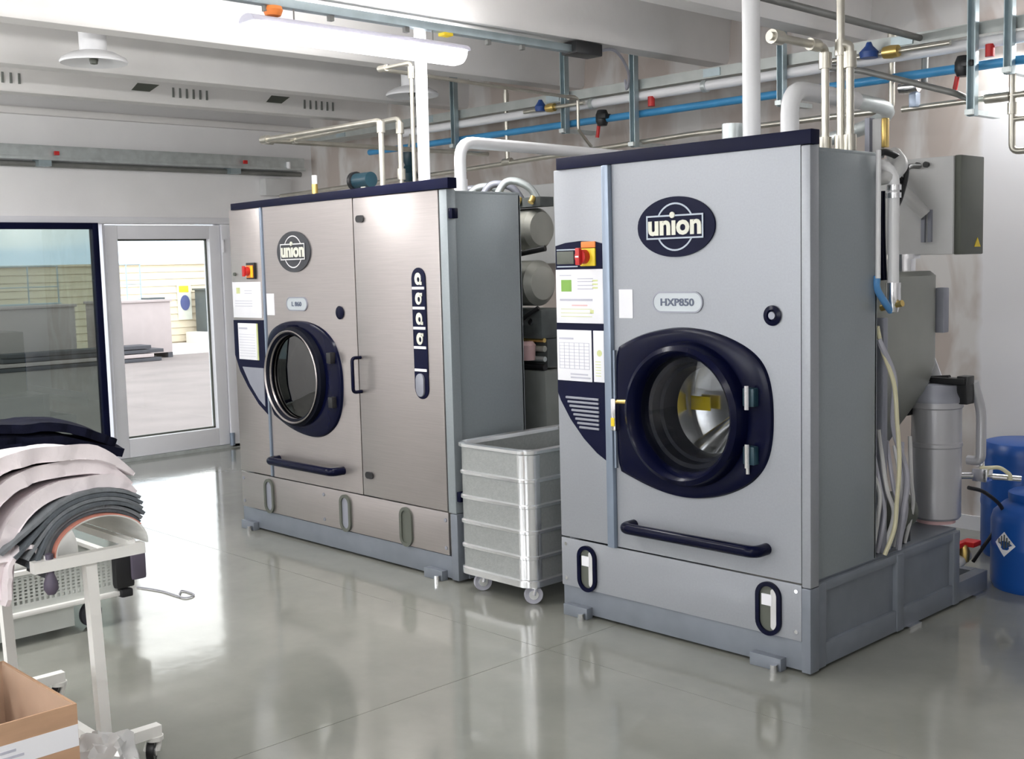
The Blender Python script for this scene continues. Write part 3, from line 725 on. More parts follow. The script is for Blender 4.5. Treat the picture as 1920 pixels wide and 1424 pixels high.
obj('valve_foot', box(nb(), -5.24, -5.20, 3.93, 3.97, 1.905, 2.0), 'steel_pipe', t)
t = thing('hanging_valve', 'dark teal valve hanging on the pipe rack left of the risers', 'valve', (-6.75, 5.7, 2.25))
obj('valve_top', lathe(nb(), [(0, .10), (.05, .10), (.055, .06), (.03, .0), (0, 0)], (-7.05, 5.75, 2.32), n=18), 'teal_dark', t)
obj('valve_bottom', lathe(nb(), [(0, .0), (.035, .0), (.065, -.06), (.05, -.12), (0, -.13)], (-7.05, 5.75, 2.32), n=18), 'teal_dark', t)
obj('valve_stem', cyl(nb(), (-7.05, 5.75, 2.42), (-7.05, 5.79, 2.62), .011), 'steel_pipe', t)
pipe('vent_stub', 'short galvanised stub on the right machine left of its tall white pipe', [(-2.91, 4.1, 1.94), (-2.91, 4.1, 2.10)], .038, 'galv', [((-2.91, 4.1, 2.075), Z, 1.12)])
t = thing('pressure_switch', 'grey and yellow pressure switch at the rear top right of the right machine', 'switch', (-2.37, 4.35, 1.9))
obj('bracket', box(nb(), -2.42, -2.40, 4.30, 4.34, 1.86, 2.09), 'vent_grey', t)
obj('body', box(nb(), -2.395, -2.355, 4.31, 4.34, 1.93, 2.085, .006), 'cabinet_light', t)
obj('cover', box(nb(), -2.355, -2.335, 4.31, 4.34, 1.97, 2.085, .006), 'brass', t, 'yellow brass cover')

# ================================================================== DRY CLEANING MACHINES
YF = 3.70


def slot_window(parent, cx, cz, w, h, rim='navy', inner='olive_dark', sticker=True):
    o = stadium(cx, cz, w, h); i = stadium(cx, cz, w - .034, h - .034)
    s = obj('slot_rim', ring_xz(nb(), o, i, YF - .012, YF + .002), rim, parent)
    obj('slot_recess', prism_xz(nb(), scale_poly(i, cx, cz, 1.02, 1.01), YF - .003, YF + .001), inner, s)
    obj('slot_edge', prism_xz(nb(), stadium(cx + w * .20, cz, w * .22, h - .05), YF - .007, YF - .002), 'cabinet_light' if sticker else inner, s)
    if sticker: obj('sticker', box(nb(), cx - w * .26, cx + w * .14, YF - .009, YF - .003, cz + .012, cz + .055), 'paper', s, 'white sticker')


def bar_handle(parent, x0, x1, z, r=.023):
    h = obj('bar_handle', tube(nb(), [(x0, YF + .002, z), (x0, YF - .075, z), (x1, YF - .075, z), (x1, YF + .002, z)], r, rad=.05, n=16), 'navy', parent, 'navy tubular bar handle')


def logo(parent, cx, cz, a, bb, plate, line, letters, body='union'):
    p = obj('logo_plate', prism_xz(nb(), ellipse(cx, cz, a, bb, 56), YF - .008, YF + .002, .002), plate, parent)
    rr = bb * .80; wn = a * .735; hn = bb * .40
    c = ellipse(cx, cz, rr * 1.02, rr, 48); ci = ellipse(cx, cz, rr * .95, rr * .93, 48)
    obj('logo_ring', ring_xz(nb(), c, ci, YF - .010, YF - .006), line, p)
    obj('logo_band', box(nb(), cx - wn, cx + wn, YF - .0115, YF - .006, cz - hn, cz + hn), plate, p)
    fo = [(cx - wn, cz - hn), (cx + wn, cz - hn), (cx + wn, cz + hn), (cx - wn, cz + hn)]
    t_ = bb * .055; fi = [(cx - wn + t_, cz - hn + t_), (cx + wn - t_, cz - hn + t_), (cx + wn - t_, cz + hn - t_), (cx - wn + t_, cz + hn - t_)]
    obj('logo_border', ring_xz(nb(), fo, fi, YF - .0135, YF - .0105), line, p)
    b = nb(); text(b, body.replace('i', '\u0131'), cx, cz - bb * .03, YF - .0115, bb * .50, wn * 1.86, .003, .035)
    dx = cx - a * .045
    cyl(b, (dx, YF - .0165, cz + hn * .98), (dx, YF - .0115, cz + hn * .98), bb * .105, n=20)
    obj('logo_lettering', b, letters, p)


def oval_badge(parent, cx, cz, w, h, body, tw, th):
    o = stadium(cx, cz, w, h); i = stadium(cx, cz, w - .012, h - .012)
    p = obj('model_badge', prism_xz(nb(), scale_poly(i, cx, cz, 1.03, 1.03), YF - .004, YF + .001), 'pale_plate', parent)
    obj('badge_border', ring_xz(nb(), o, i, YF - .006, YF + .001), 'vent_grey', p)
    b = nb(); text(b, body, cx, cz, YF - .0045, th, tw, .002, .02); obj('badge_lettering', b, 'grey_text', p)


def loading_door(parent, cx, cz, r, glass_m, drum_m, surround, inner_k=.80, bulge=.055):
    d = obj('door_ring', lathe(nb(), [(r * 1.02, .004), (r * 1.0, .03), (r * .965, bulge), (r * .90, bulge + .012), (r * .85, bulge), (r * inner_k * 1.02, bulge * .55), (r * inner_k, .012), (r * inner_k, -.01)], (cx, YF - .014, cz), (0, -1, 0), n=64), surround, parent)
    obj('door_glass', lathe(nb(), [(r * inner_k, .0), (r * inner_k * .7, .010), (r * inner_k * .35, .015), (0, .016)], (cx, YF - .02, cz), (0, -1, 0), n=48), glass_m, d, 'round door glass')
    obj('door_throat', lathe(nb(), [(r * inner_k, -.01), (r * inner_k * .97, .03), (r * inner_k * .90, .035), (r * inner_k * .88, .08), (r * inner_k * .82, .085), (r * .625, .165)], (cx, YF - .014, cz), (0, 1, 0), n=48), 'throat', d)
    dr = obj('drum', lathe(nb(), [(r * .62, .165), (r * 1.12, .175), (r * 1.14, .20), (r * 1.14, .44), (r * 1.1, .46), (0, .45)], (cx, YF - .014, cz), (0, 1, 0), n=56), drum_m, parent, 'bare metal drum inside')
    for k in range(3):
        a = PI / 2 + k * 2 * PI / 3 + .2
        p0 = Vector((cx + math.cos(a) * r * .30, YF + .425, cz + math.sin(a) * r * .30)); p1 = Vector((cx + math.cos(a) * r * 1.09, YF + .425, cz + math.sin(a) * r * 1.09))
        obj('drum_lifter', cyl(nb(), p0, p1, .02, .05, n=12), drum_m, dr)
    return d, dr


def cabinet_shell(parent, x0, x1, z0, z1, yb, m, side_z0):
    obj('left_side_panel', box(nb(), x0, x0 + .012, YF + .02, yb, side_z0, z1, .004), m, parent)
    obj('right_side_panel', box(nb(), x1 - .012, x1, YF + .055, yb, side_z0, z1 - .015, .004), m, parent)
    obj('top_panel', box(nb(), x0, x1, YF + .02, yb, z1 - .02, z1 - .004, .004), m, parent)
    obj('rear_panel', box(nb(), x0, x1, yb - .012, yb, side_z0, z1 - .02), m, parent)


def base_frame(parent, x0, x1, z1, ylen, posts, ymain):
    b = nb()
    box(b, x0, x1, YF + .01, YF + .06, .012, .125, .004)                       # front channel
    obj('front_channel', b, 'base_grey', parent)
    for sx, xx in ((0, x0), (1, x1)):
        xa, xb = (xx, xx + .055) if sx == 0 else (xx - .055, xx)
        b = nb(); box(b, xa, xb, YF + .06, ylen, .012, .10, .004); box(b, xa, xb, YF + .06, ymain, z1 - .035, z1, .004)
        xi = xx + .02 if sx == 0 else xx - .02
        box(b, xi - .004, xi + .004, YF + .06, ymain, .10, z1 - .035)
        obj('side_frame', b, 'base_grey', parent)
        for y in posts: obj('frame_post', box(nb(), xa - (.006 if sx == 0 else 0), xb + (.006 if sx else 0), y, y + .055, .012, z1 - .002, .004), 'base_grey', parent)
    obj('rear_channel', box(nb(), x0 + .055, x1 - .055, ylen - .055, ylen, .012, .10), 'base_grey', parent)
    obj('deck_plate', box(nb(), x0 + .02, x1 - .02, YF + .06, ymain, z1, z1 + .008), 'base_grey', parent)
    for x in (x0 + .10, x1 - .17):
        f = obj('foot_bracket', box(nb(), x - .07, x + .07, YF - .028, YF + .012, .0, .05, .004), 'base_grey', parent)
        obj('floor_bolt', cyl(nb(), (x + .05, YF - .045, 0), (x + .05, YF - .045, .03), .014, n=10), 'chrome', f)
    for y in (YF + .8, ylen - .1):
        for x in (x0 + .03, x1 - .03): obj('foot_pad', box(nb(), x - .045, x + .045, y - .05, y + .05, 0, .013), 'chrome', parent)


# ------------------------------------------------------------------ right machine (silver painted)
x0, x1, zt = -3.558, -2.318, 1.948
m2 = thing('dry_cleaning_machine', 'silver-grey dry cleaning machine with oval navy emblem and open view into its drum', 'machine', ((x0 + x1) / 2, 4.3, 0), 'dry cleaning machines')
base_frame(m2, x0, x1 + .012, .335, 5.21, (YF + .062, 4.36, 4.86), 4.93)
cabinet_shell(m2, x0, x1, .345, zt, 4.215, 'silver_side', .345)
obj('control_column', box(nb(), x0, -3.272, YF, YF + .02, .348, zt, .005), 'silver_paint', m2)
obj('hinge_post', box(nb(), -3.268, -3.228, YF - .022, YF + .02, .342, zt, .008), 'post_blue', m2, 'blue-grey vertical hinge post')
pc = (-2.842, .943)
obj('front_panel', plate_hole(nb(), -3.226, -2.334, .348, zt, pc[0], pc[1], .245, YF, YF + .02), 'silver_paint', m2)
obj('corner_post', box(nb(), -2.330, -2.292, YF - .004, YF + .055, .335, zt - .002, .006), 'silver_paint', m2)
obj('corner_post', box(nb(), -2.330, -2.292, YF - .006, YF + .055, .012, .333, .004), 'base_grey', m2, 'darker foot of the corner post')
kp = obj('kick_panel', box(nb(), x0, -2.334, YF, YF + .012, .126, .341, .004), 'silver_paint', m2)
for x in (x0 + .03, -2.355):
    for z in (.16, .315): obj('screw', cyl(nb(), (x, YF - .004, z), (x, YF + .001, z), .008, n=10), 'chrome', kp)
obj('cornice', prism_xz(nb(), [(-3.53, 1.948), (-2.285, 1.948), (-2.285, 2.0), (-3.53, 1.997)], YF - .012, YF + .045, .004), 'navy_panel', m2, 'navy cornice along the top front edge')
# control column
NV = [(-3.549, 1.624), (-3.491, 1.636), (-3.405, 1.642), (-3.322, 1.637), (-3.274, 1.626), (-3.274, .71), (-3.33, .739), (-3.405, .796), (-3.482, .876), (-3.537, .954), (-3.553, .989)]
cp = obj('control_plate', prism_xz(nb(), NV[::-1], YF - .006, YF + .002), 'navy_panel', m2, 'navy control plate with curved foot')
obj('display', box(nb(), -3.54, -3.44, YF - .010, YF - .004, 1.545, 1.60, .003), 'olive_dark', cp)
b = nb()
for z in (1.532, 1.604): box(b, -3.54, -3.42, YF - .0085, YF - .005, z, z + .005)
for z in (1.56, 1.578): box(b, -3.43, -3.40, YF - .0085, YF - .005, z, z + .005)
obj('display_lines', b, 'logo_line', cp)
sw = obj('main_switch', box(nb(), -3.40, -3.315, YF - .014, YF - .004, 1.535, 1.61, .004), 'yellow', m2, 'yellow plate of the main switch')
obj('switch_label', box(nb(), -3.395, -3.315, YF - .012, YF - .004, 1.612, 1.638, .003), 'orange', sw)
b = nb(); cyl(b, (-3.372, YF - .045, 1.575), (-3.372, YF - .013, 1.575), .030, n=24); box(b, -3.384, -3.36, YF - .062, YF - .044, 1.540, 1.612, .005)
obj('switch_knob', b, 'red', sw, 'red rotary knob')
obj('knob_mark', box(nb(), -3.381, -3.363, YF - .0635, YF - .060, 1.572, 1.579), 'paper', sw)
p1 = obj('notice_sheet', box(nb(), -3.547, -3.276, YF - .010, YF - .005, 1.293, 1.522, .001), 'paper', cp, 'white printed notice with green square')
b = nb(); yy = YF - .0108
box(b, -3.515, -3.455, yy, yy + .001, 1.428, 1.478, mi=2)
for z in (1.495,): box(b, -3.525, -3.455, yy, yy + .001, z, z + .004)
for z in (1.437, 1.452, 1.468, 1.480): box(b, -3.42, -3.33, yy, yy + .001, z, z + .004)
for z in (1.44, 1.455, 1.47): box(b, -3.335, -3.305, yy, yy + .001, z, z + .007, mi=3)
box(b, -3.525, -3.335, yy, yy + .001, 1.388, 1.397); box(b, -3.455, -3.365, yy, yy + .001, 1.366, 1.372, mi=1)
for z in (1.352, 1.335, 1.32): box(b, -3.52, -3.34 , yy, yy + .001, z, z + .0025, mi=3)
box(b, -3.35, -3.33, yy, yy + .001, 1.335, 1.350, mi=3)
obj('print', b, ['ink_grey', 'ink_pink', 'ink_green', 'ink_lime'], p1, kind='stuff')
p2 = obj('programme_table', box(nb(), -3.548, -3.347, YF - .010, YF - .005, 1.043, 1.263, .001), 'paper', cp, 'white sheet printed with a table')
b = nb()
for k in range(9): box(b, -3.535, -3.36, yy, yy + .001, 1.095 + k * .014, 1.097 + k * .014)
for k in range(7): box(b, -3.535 + k * .029, -3.533 + k * .029, yy, yy + .001, 1.095, 1.209)
box(b, -3.535, -3.45, yy, yy + .001, 1.222, 1.230); box(b, -3.47, -3.355, yy, yy + .001, 1.055, 1.062); box(b, -3.47, -3.37, yy, yy + .001, 1.07, 1.076)
obj('print', b, 'ink_grey', p2, kind='stuff')
p3 = obj('narrow_sheet', box(nb(), -3.336, -3.277, YF - .010, YF - .005, 1.045, 1.263, .001), 'paper', cp, 'narrow white sheet with a yellow spot')
b = nb(); cyl(b, (-3.302, YF - .011, 1.168), (-3.302, YF - .0095, 1.168), .014, n=14)
for k in range(6): box(b, -3.325, -3.295, yy, yy + .001, 1.07 + k * .012, 1.073 + k * .012)
obj('print', b, 'ink_lime', p3, kind='stuff')
for k in range(8):
    z = .975 - k * .018; xl = -3.502 + k * .011
    obj('vent_louvre', box(nb(), xl, -3.312, YF - .013, YF - .004, z - .010, z, .002), 'vent_grey', cp)
# front panel fittings
logo(m2, -2.895, 1.681, .191, .118, 'navy_panel', 'logo_line', 'cream')
oval_badge(m2, -2.892, 1.385, .25, .084, 'HXP850', .165, .030)
obj('paper_label', box(nb(), -3.195, -3.122, YF - .003, YF + .001, 1.318, 1.436), 'paper', m2, 'blank white paper label')
lk = obj('door_lock', lathe(nb(), [(.018, -.004), (.036, -.003), (.038, .006), (.022, .010), (.018, .004), (0, .004)], (-2.452, YF, 1.338), (0, -1, 0), n=28), 'navy', m2, 'round navy door lock')
obj('lock_core', cyl(nb(), (-2.452, YF - .010, 1.338), (-2.452, YF - .002, 1.338), .014), 'vent_grey', lk)
PL = [(-3.223, 1.188), (-3.156, 1.223), (-3.07, 1.256), (-2.973, 1.277), (-2.879, 1.288), (-2.775, 1.282), (-2.687, 1.265), (-2.601, 1.235), (-2.537, 1.201), (-2.495, 1.162), (-2.469, 1.114), (-2.453, 1.045), (-2.449, .965), (-2.451, .885), (-2.468, .803), (-2.502, .743), (-2.557, .691), (-2.643, .646), (-2.732, .618), (-2.836, .602), (-2.943, .606), (-3.054, .628), (-3.153, .659), (-3.22, .681)]


def smooth_poly(p, it=2):
    for _ in range(it):
        q = []
        for i, a in enumerate(p):
            c = p[(i + 1) % len(p)]; q += [(a[0] * .75 + c[0] * .25, a[1] * .75 + c[1] * .25), (a[0] * .25 + c[0] * .75, a[1] * .25 + c[1] * .75)]
        p = q
    return p


def surround(parent, pts, c, r, m, name='door_surround'):
    import bisect
    P = smooth_poly(pts, 2)
    A = [(math.atan2(z - c[1], x - c[0]), x, z) for x, z in P]; A.sort()
    outer = [(x, z) for _, x, z in A]; inner = [(c[0] + r * math.cos(a), c[1] + r * math.sin(a)) for a, _, _ in A]
    mid = [(c[0] + (x - c[0]) * .93, c[1] + (z - c[1]) * .93) for x, z in outer]
    b = nb(); n = len(outer)
    rows = [[b.verts.new((x, YF + .001, z)) for x, z in outer], [b.verts.new((x, YF - .012, z)) for x, z in scale_poly(outer, c[0], c[1], .985, .985)], [b.verts.new((x, YF - .020, z)) for x, z in mid], [b.verts.new((x, YF - .016, z)) for x, z in inner], [b.verts.new((x, YF + .001, z)) for x, z in inner]]
    for r0, r1 in zip(rows, rows[1:]):
        for i in range(n): b.faces.new((r0[i], r0[(i + 1) % n], r1[(i + 1) % n], r1[i]))
    return obj(name, b, m, parent, 'navy door surround with rounded corners')


ds = surround(m2, PL, pc, .284, 'navy')
dd, dr = loading_door(m2, pc[0], pc[1], .285, 'porthole_glass', 'stainless_bright', 'navy')
obj('warning_sticker', box(nb(), pc[0] - .30, pc[0] - .20, YF + .405, YF + .412, pc[1] - .045, pc[1] + .015), 'yellow', dr, 'yellow sticker inside the drum')
for z in (pc[1] + .09, pc[1] - .13):
    hg = obj('door_hinge', box(nb(), -2.555, -2.505, YF - .05, YF - .012, z - .035, z + .035, .006), 'teal_dark', m2)
    obj('hinge_bolt', cyl(nb(), (-2.53, YF - .058, z - .045), (-2.53, YF - .058, z + .045), .010), 'chrome', hg)
obj('hinge_spring', cyl(nb(), (-2.545, YF - .032, .74), (-2.545, YF - .032, .80), .008), 'chrome', m2)
obj('edge_trim', box(nb(), -3.216, -3.207, YF - .024, YF - .010, .69, 1.185), 'post_blue', m2)
lt = obj('door_latch', box(nb(), -3.215, -3.19, YF - .045, YF - .012, .85, .985, .005), 'chrome', m2, 'chrome door latch')
obj('latch_tag', box(nb(), -3.212, -3.194, YF - .048, YF - .044, .87, .905), 'yellow', lt)
obj('latch_pin', cyl(nb(), (-3.20, YF - .03, .972), (-3.13, YF - .03, .975), .009), 'brass', lt)
bar_handle(m2, -3.135, -2.485, .455)
slot_window(m2, -3.402, .222, .108, .205); slot_window(m2, -2.474, .228, .112, .208)

# machinery behind the right machine's cabinet
st = obj('still_tank', loft(nb(), [(rrect(-2.80, -2.66, 4.60, 4.85, .05), .60), (rrect(-2.90, -2.56, 4.50, 4.93, .08), .79), (rrect(-2.97, -2.46, 4.44, 4.98, .09), .95), (rrect(-3.0, -2.43, 4.42, 5.0, .09), 1.06), (rrect(-3.0, -2.43, 4.42, 5.0, .09), 1.455), (rrect(-2.98, -2.45, 4.44, 4.98, .08), 1.475)]), 'tank_grey', m2, 'grey still tank with tapering foot')
obj('tank_leg', box(nb(), -2.80, -2.66, 4.66, 4.80, .34, .62), 'base_grey', st)
obj('sight_bracket', box(nb(), -2.45, -2.405, 4.96, 5.01, 1.2, 1.40, .008), 'vent_grey', st)
obj('tank_neck', lathe(nb(), [(.055, 0), (.055, .06), (.075, .06), (.075, .08), (0, .08)], (-2.56, 4.88, 1.47), n=24), 'chrome', st)
b = nb(); v = [b.verts.new(p) for p in ((-2.50, 5.03, 1.13), (-2.42, 5.03, .93), (-2.56, 5.03, .90), (-2.50, 5.036, 1.13), (-2.42, 5.036, .93), (-2.56, 5.036, .90))]
for q in ((0, 1, 2), (5, 4, 3), (0, 3, 4, 1), (1, 4, 5, 2), (2, 5, 3, 0)): b.faces.new([v[i] for i in q])
obj('plastic_sheet', b, 'paper', st, 'pale plastic sheet tucked behind the tank')
ec = obj('electrical_cabinet', box(nb(), -2.95, -2.34, 4.90, 5.12, 1.545, 1.965, .006), 'cabinet_light', m2, 'pale electrical cabinet behind the machine')
obj('cabinet_door', box(nb(), -2.342, -2.31, 4.91, 5.13, 1.543, 1.967, .006), 'olive_dark', ec, 'dark olive side door of the cabinet')
b = nb(); v = [b.verts.new(p) for p in ((-2.308, 5.04, 1.575), (-2.308, 5.10, 1.575), (-2.308, 5.07, 1.615), (-2.312, 5.04, 1.575), (-2.312, 5.10, 1.575), (-2.312, 5.07, 1.615))]
for q in ((0, 1, 2), (5, 4, 3), (0, 3, 4, 1), (1, 4, 5, 2), (2, 5, 3, 0)): b.faces.new([v[i] for i in q])
obj('warning_triangle', b, 'yellow', ec, 'yellow warning triangle')
for x in (-2.50, -2.46): obj('cable_gland', cyl(nb(), (x, 4.885, 1.935), (x, 4.905, 1.935), .013), 'black', ec, 'black cable gland')
for x, z0, z1 in ((-2.47, 1.60, 1.76), (-2.44, 1.60, 1.74)): obj('terminal_strip', box(nb(), x - .008, x + .008, 4.885, 4.902, z0, z1), 'vent_grey', ec)
obj('mounting_arm', box(nb(), -2.85, -2.75, 4.90, 5.02, 1.42, 1.55), 'base_grey', ec)
b = nb(); tube(b, [(-2.46, 4.889, 1.72), (-2.52, 4.85, 1.80), (-2.60, 4.84, 1.90), (-2.64, 4.86, 1.955)], .028, smooth_path=True, n=14)
obj('corrugated_hose', b, 'cabinet_light', m2)
fc = (-2.455, 5.0)
ff = obj('filter_housing', lathe(nb(), [(0, .0), (.10, .0), (.108, .01), (.108, .325), (.112, .33), (.112, .345), (.108, .35), (.108, .50), (.114, .505), (.114, .53), (0, .53)], (fc[0], fc[1], .362), n=40), 'silver_cyl', m2, 'upright silver filter housing')
obj('filter_lid', lathe(nb(), [(.0, .0), (.118, .0), (.118, .02), (.105, .045), (.10, .075), (0, .085)], (fc[0], fc[1], .892), n=40), 'vent_grey', ff)
lm = nb(); box(lm, fc[0] - .02, fc[0] + .14, fc[1] - .03, fc[1] + .03, 0.972, 1.0, .004); box(lm, fc[0] + .10, fc[0] + .15, fc[1] - .02, fc[1] + .05, .885, 1.01, .006); cyl(lm, (fc[0] - .08, fc[1], .985), (fc[0] + .06, fc[1], 1.0), .012)
obj('lid_clamp', lm, 'black', ff)
obj('filter_foot', lathe(nb(), [(.0, 0), (.085, 0), (.085, .015), (.09, .02), (0, .02)], (fc[0], fc[1], .343), n=24), 'ink_pink', ff)
obj('handle_lug', box(nb(), fc[0] - .11, fc[0] - .075, fc[1] - .115, fc[1] - .07, .83, .865, .006), 'black', ff)
obj('side_pipe', tube(nb(), [(fc[0] + .10, fc[1] + .10, .62), (fc[0] + .16, fc[1] + .10, .62), (fc[0] + .16, fc[1] + .10, .85), (fc[0] + .14, fc[1] + .06, .98)], .022, n=12), 'silver_cyl', ff)
obj('bracket_post', box(nb(), -2.375, -2.34, 4.31, 4.345, .343, 1.30, .004), 'vent_grey', m2)
ap = obj('air_line', tube(nb(), [(-2.39, 4.20, 1.93), (-2.295, 4.30, 1.88), (-2.295, 4.30, 1.42)], .022, n=16), 'white_pipe', m2, 'white vertical air line')
for z in (1.80, 1.77, 1.42): obj('collar', cyl(nb(), (-2.295, 4.30, z), (-2.295, 4.30, z + .02), .029), 'chrome', ap)
ad = obj('regulator', lathe(nb(), [(0, -.10), (.02, -.095), (.03, -.05), (.028, 0), (0, .0)], (-2.295, 4.30, 1.42), n=18), 'chrome', ap)
obj('brass_tap', cyl(nb(), (-2.345, 4.30, 1.34), (-2.25, 4.29, 1.36), .013), 'brass', ap)
obj('thin_line', cyl(nb(), (-2.30, 4.19, 1.95), (-2.30, 4.19, 1.46), .010), 'white_pipe', m2)
obj('black_hose', tube(nb(), [(-2.36, 4.23, 1.92), (-2.33, 4.30, 1.95), (-2.31, 4.42, 1.90), (-2.32, 4.40, 1.78), (-2.33, 4.36, 1.72)], .013, smooth_path=True), 'black', m2)
obj('black_hose', tube(nb(), [(-2.32, 4.40, 1.84), (-2.35, 4.52, 1.90), (-2.42, 4.75, 1.92)], .011, smooth_path=True), 'black', m2)
obj('silver_hose', tube(nb(), [(-2.36, 4.22, 1.84), (-2.31, 4.30, 1.86), (-2.30, 4.36, 1.90), (-2.36, 4.42, 1.95)], .03, smooth_path=True, n=14), 'cabinet_light', m2)
obj('blue_hose', tube(nb(), [(-2.31, 4.20, 1.47), (-2.312, 4.205, 1.42), (-2.30, 4.25, 1.36), (-2.30, 4.29, 1.33)], .014, smooth_path=True), 'hose_blue', m2, 'bright blue air hose')
obj('navy_hose', tube(nb(), [(-2.345, 4.30, 1.80), (-2.345, 4.305, 1.62), (-2.34, 4.31, 1.45)], .013, smooth_path=True), 'navy', m2)
obj('cream_hose', tube(nb(), [(-2.33, 4.24, 1.27), (-2.325, 4.27, 1.18), (-2.295, 4.31, 1.04), (-2.285, 4.32, .88), (-2.28, 4.33, .72), (-2.29, 4.33, .56), (-2.295, 4.32, .45), (-2.32, 4.29, .345)], .009, smooth_path=True, n=8), 'hose_cream', m2, 'thin cream hose hanging in a curve')
obj('grey_hose', tube(nb(), [(-2.33, 4.25, 1.22), (-2.30, 4.32, 1.06), (-2.31, 4.34, .86), (-2.285, 4.40, .66), (-2.30, 4.40, .50), (-2.33, 4.42, .343)], .012, smooth_path=True, n=8), 'hose_grey', m2)
random.seed(8)
for k in range(7):
    y = 4.24 + k * .045; dz = random.uniform(-.05, .05)
    obj('drain_hose', tube(nb(), [(-2.36, y - .06 + k * .02, .80 + dz), (-2.33, y + random.uniform(-.02, .02), .62), (-2.325 + random.uniform(-.02, .02), y + .03, .5), (-2.36, y + .02, .345)], .009, smooth_path=True, n=8), 'hose_grey' if k % 2 else 'cabinet_light', m2)
obj('pump', lathe(nb(), [(0, -.09), (.07, -.09), (.085, -.05), (.085, .05), (.07, .09), (0, .10)], (-2.42, 4.52, .47), (.3, 1, 0), n=28), 'olive_dark', m2, 'dark round pump on the deck')
obj('pump_foot', box(nb(), -2.48, -2.36, 4.46, 4.58, .343, .42), 'black', m2)
rv = obj('drain_valve', cyl(nb(), (-2.45, 5.18, .105), (-2.45, 5.30, .13), .030), 'cabinet_light', m2, 'pale drain valve low at the rear')
obj('valve_body', lathe(nb(), [(0, -.03), (.026, -.03), (.03, .02), (.018, .05), (0, .05)], (-2.44, 5.25, .14), n=16), 'brass', rv)
for dx, dy in ((-.03, -.05), (.01, .03)): obj('valve_handle', box(nb(), -2.47 + dx, -2.40 + dx, 5.22 + dy, 5.30 + dy, .18, .205, .006), 'red', rv, 'red lever')
sv = obj('sampling_valve', tube(nb(), [(-2.41, 5.08, .545), (-2.34, 5.20, .535), (-2.20, 5.30, .52)], .016), 'chrome', m2, 'chrome sampling valve with lever')
obj('valve_block', box(nb(), -2.36, -2.29, 5.15, 5.22, .515, .575, .008), 'chrome', sv)
obj('valve_stem', cyl(nb(), (-2.33, 5.19, .57), (-2.33, 5.19, .66), .012), 'chrome', sv)
obj('valve_lever', tube(nb(), [(-2.33, 5.17, .575), (-2.26, 5.22, .58), (-2.225, 5.25, .545), (-2.225, 5.25, .52)], .009), 'hose_cream', sv)
obj('black_hose', tube(nb(), [(-2.36, 5.12, .49), (-2.32, 5.2, .46), (-2.28, 5.29, .38), (-2.30, 5.31, .30), (-2.42, 5.31, .10)], .009, smooth_path=True, n=8), 'black', m2)

# ------------------------------------------------------------------ left machine (stainless, two doors)
x0, x1, zt = -6.245, -4.262, 1.915
m1 = thing('dry_cleaning_machine', 'wider stainless steel dry cleaning machine with two doors and a round dark emblem', 'machine', ((x0 + x1) / 2, 4.3, 0), 'dry cleaning machines')
base_frame(m1, x0 - .01, x1 + .008, .335, 5.2, (YF + .062, 4.36, 4.86), 4.93)
cabinet_shell(m1, x0, x1 - .02, .345, zt, 4.205, 'silver_side', .345)
pc1 = (-5.575, .955)
obj('control_column', box(nb(), x0, -5.905, YF, YF + .02, .350, zt, .005), 'stainless', m1)
obj('seam_post', box(nb(), -5.899, -5.881, YF - .010, YF + .02, .350, zt, .005), 'post_blue', m1, 'blue-grey seam post')
obj('front_panel', plate_hole(nb(), -5.876, -5.015, .350, zt, pc1[0], pc1[1], .235, YF, YF + .02), 'stainless', m1)
sd = obj('service_door', box(nb(), -5.005, -4.325, YF - .004, YF + .02, .350, zt, .006), 'stainless', m1)
obj('corner_post', box(nb(), -4.319, -4.262, YF - .002, YF + .055, .345, zt, .006), 'silver_side', m1)
obj('corner_post', box(nb(), -4.305, -4.255, YF - .004, YF + .055, .012, .343, .004), 'base_grey', m1, 'darker foot of the corner post')
kp = obj('kick_panel', box(nb(), x0, -4.325, YF, YF + .012, .130, .344, .004), 'stainless', m1)
for x in (x0 + .03, -5.38, -4.345):
    for z in (.165, .305): obj('screw', cyl(nb(), (x, YF - .004, z), (x, YF + .001, z), .010, n=10), 'vent_grey', kp)
obj('cornice', prism_xz(nb(), [(-6.20, 1.912), (-4.24, 1.918), (-4.24, 1.968), (-6.20, 1.950)], YF - .012, YF + .045, .004), 'navy_panel', m1, 'navy cornice along the top front edge')
logo(m1, -5.567, 1.652, .163, .113, 'logo_dark', 'stainless_bright', 'cream')
oval_badge(m1, -5.56, 1.362, .205, .078, 'L 860', .095, .026)
obj('paper_label', box(nb(), -5.868, -5.792, YF - .003, YF + .001, 1.296, 1.42), 'paper', m1, 'blank white paper label')
lk = obj('door_lock', lathe(nb(), [(.018, -.004), (.034, -.003), (.036, .006), (.022, .010), (0, .010)], (-5.155, YF, 1.318), (0, -1, 0), n=28), 'navy', m1, 'round navy door lock')
PL1 = [(-5.876, 1.144), (-5.834, 1.207), (-5.753, 1.246), (-5.653, 1.266), (-5.546, 1.27), (-5.443, 1.263), (-5.343, 1.239), (-5.261, 1.197), (-5.201, 1.141), (-5.163, 1.05), (-5.15, .965), (-5.158, .849), (-5.177, .776), (-5.221, .708), (-5.283, .662), (-5.351, .632), (-5.429, .618), (-5.532, .624), (-5.648, .646), (-5.765, .686), (-5.876, .735)]
surround(m1, PL1, pc1, .274, 'navy')
dd, dr = loading_door(m1, pc1[0], pc1[1], .277, 'porthole_dark', 'machine_dark', 'throat', inner_k=.86, bulge=.032)
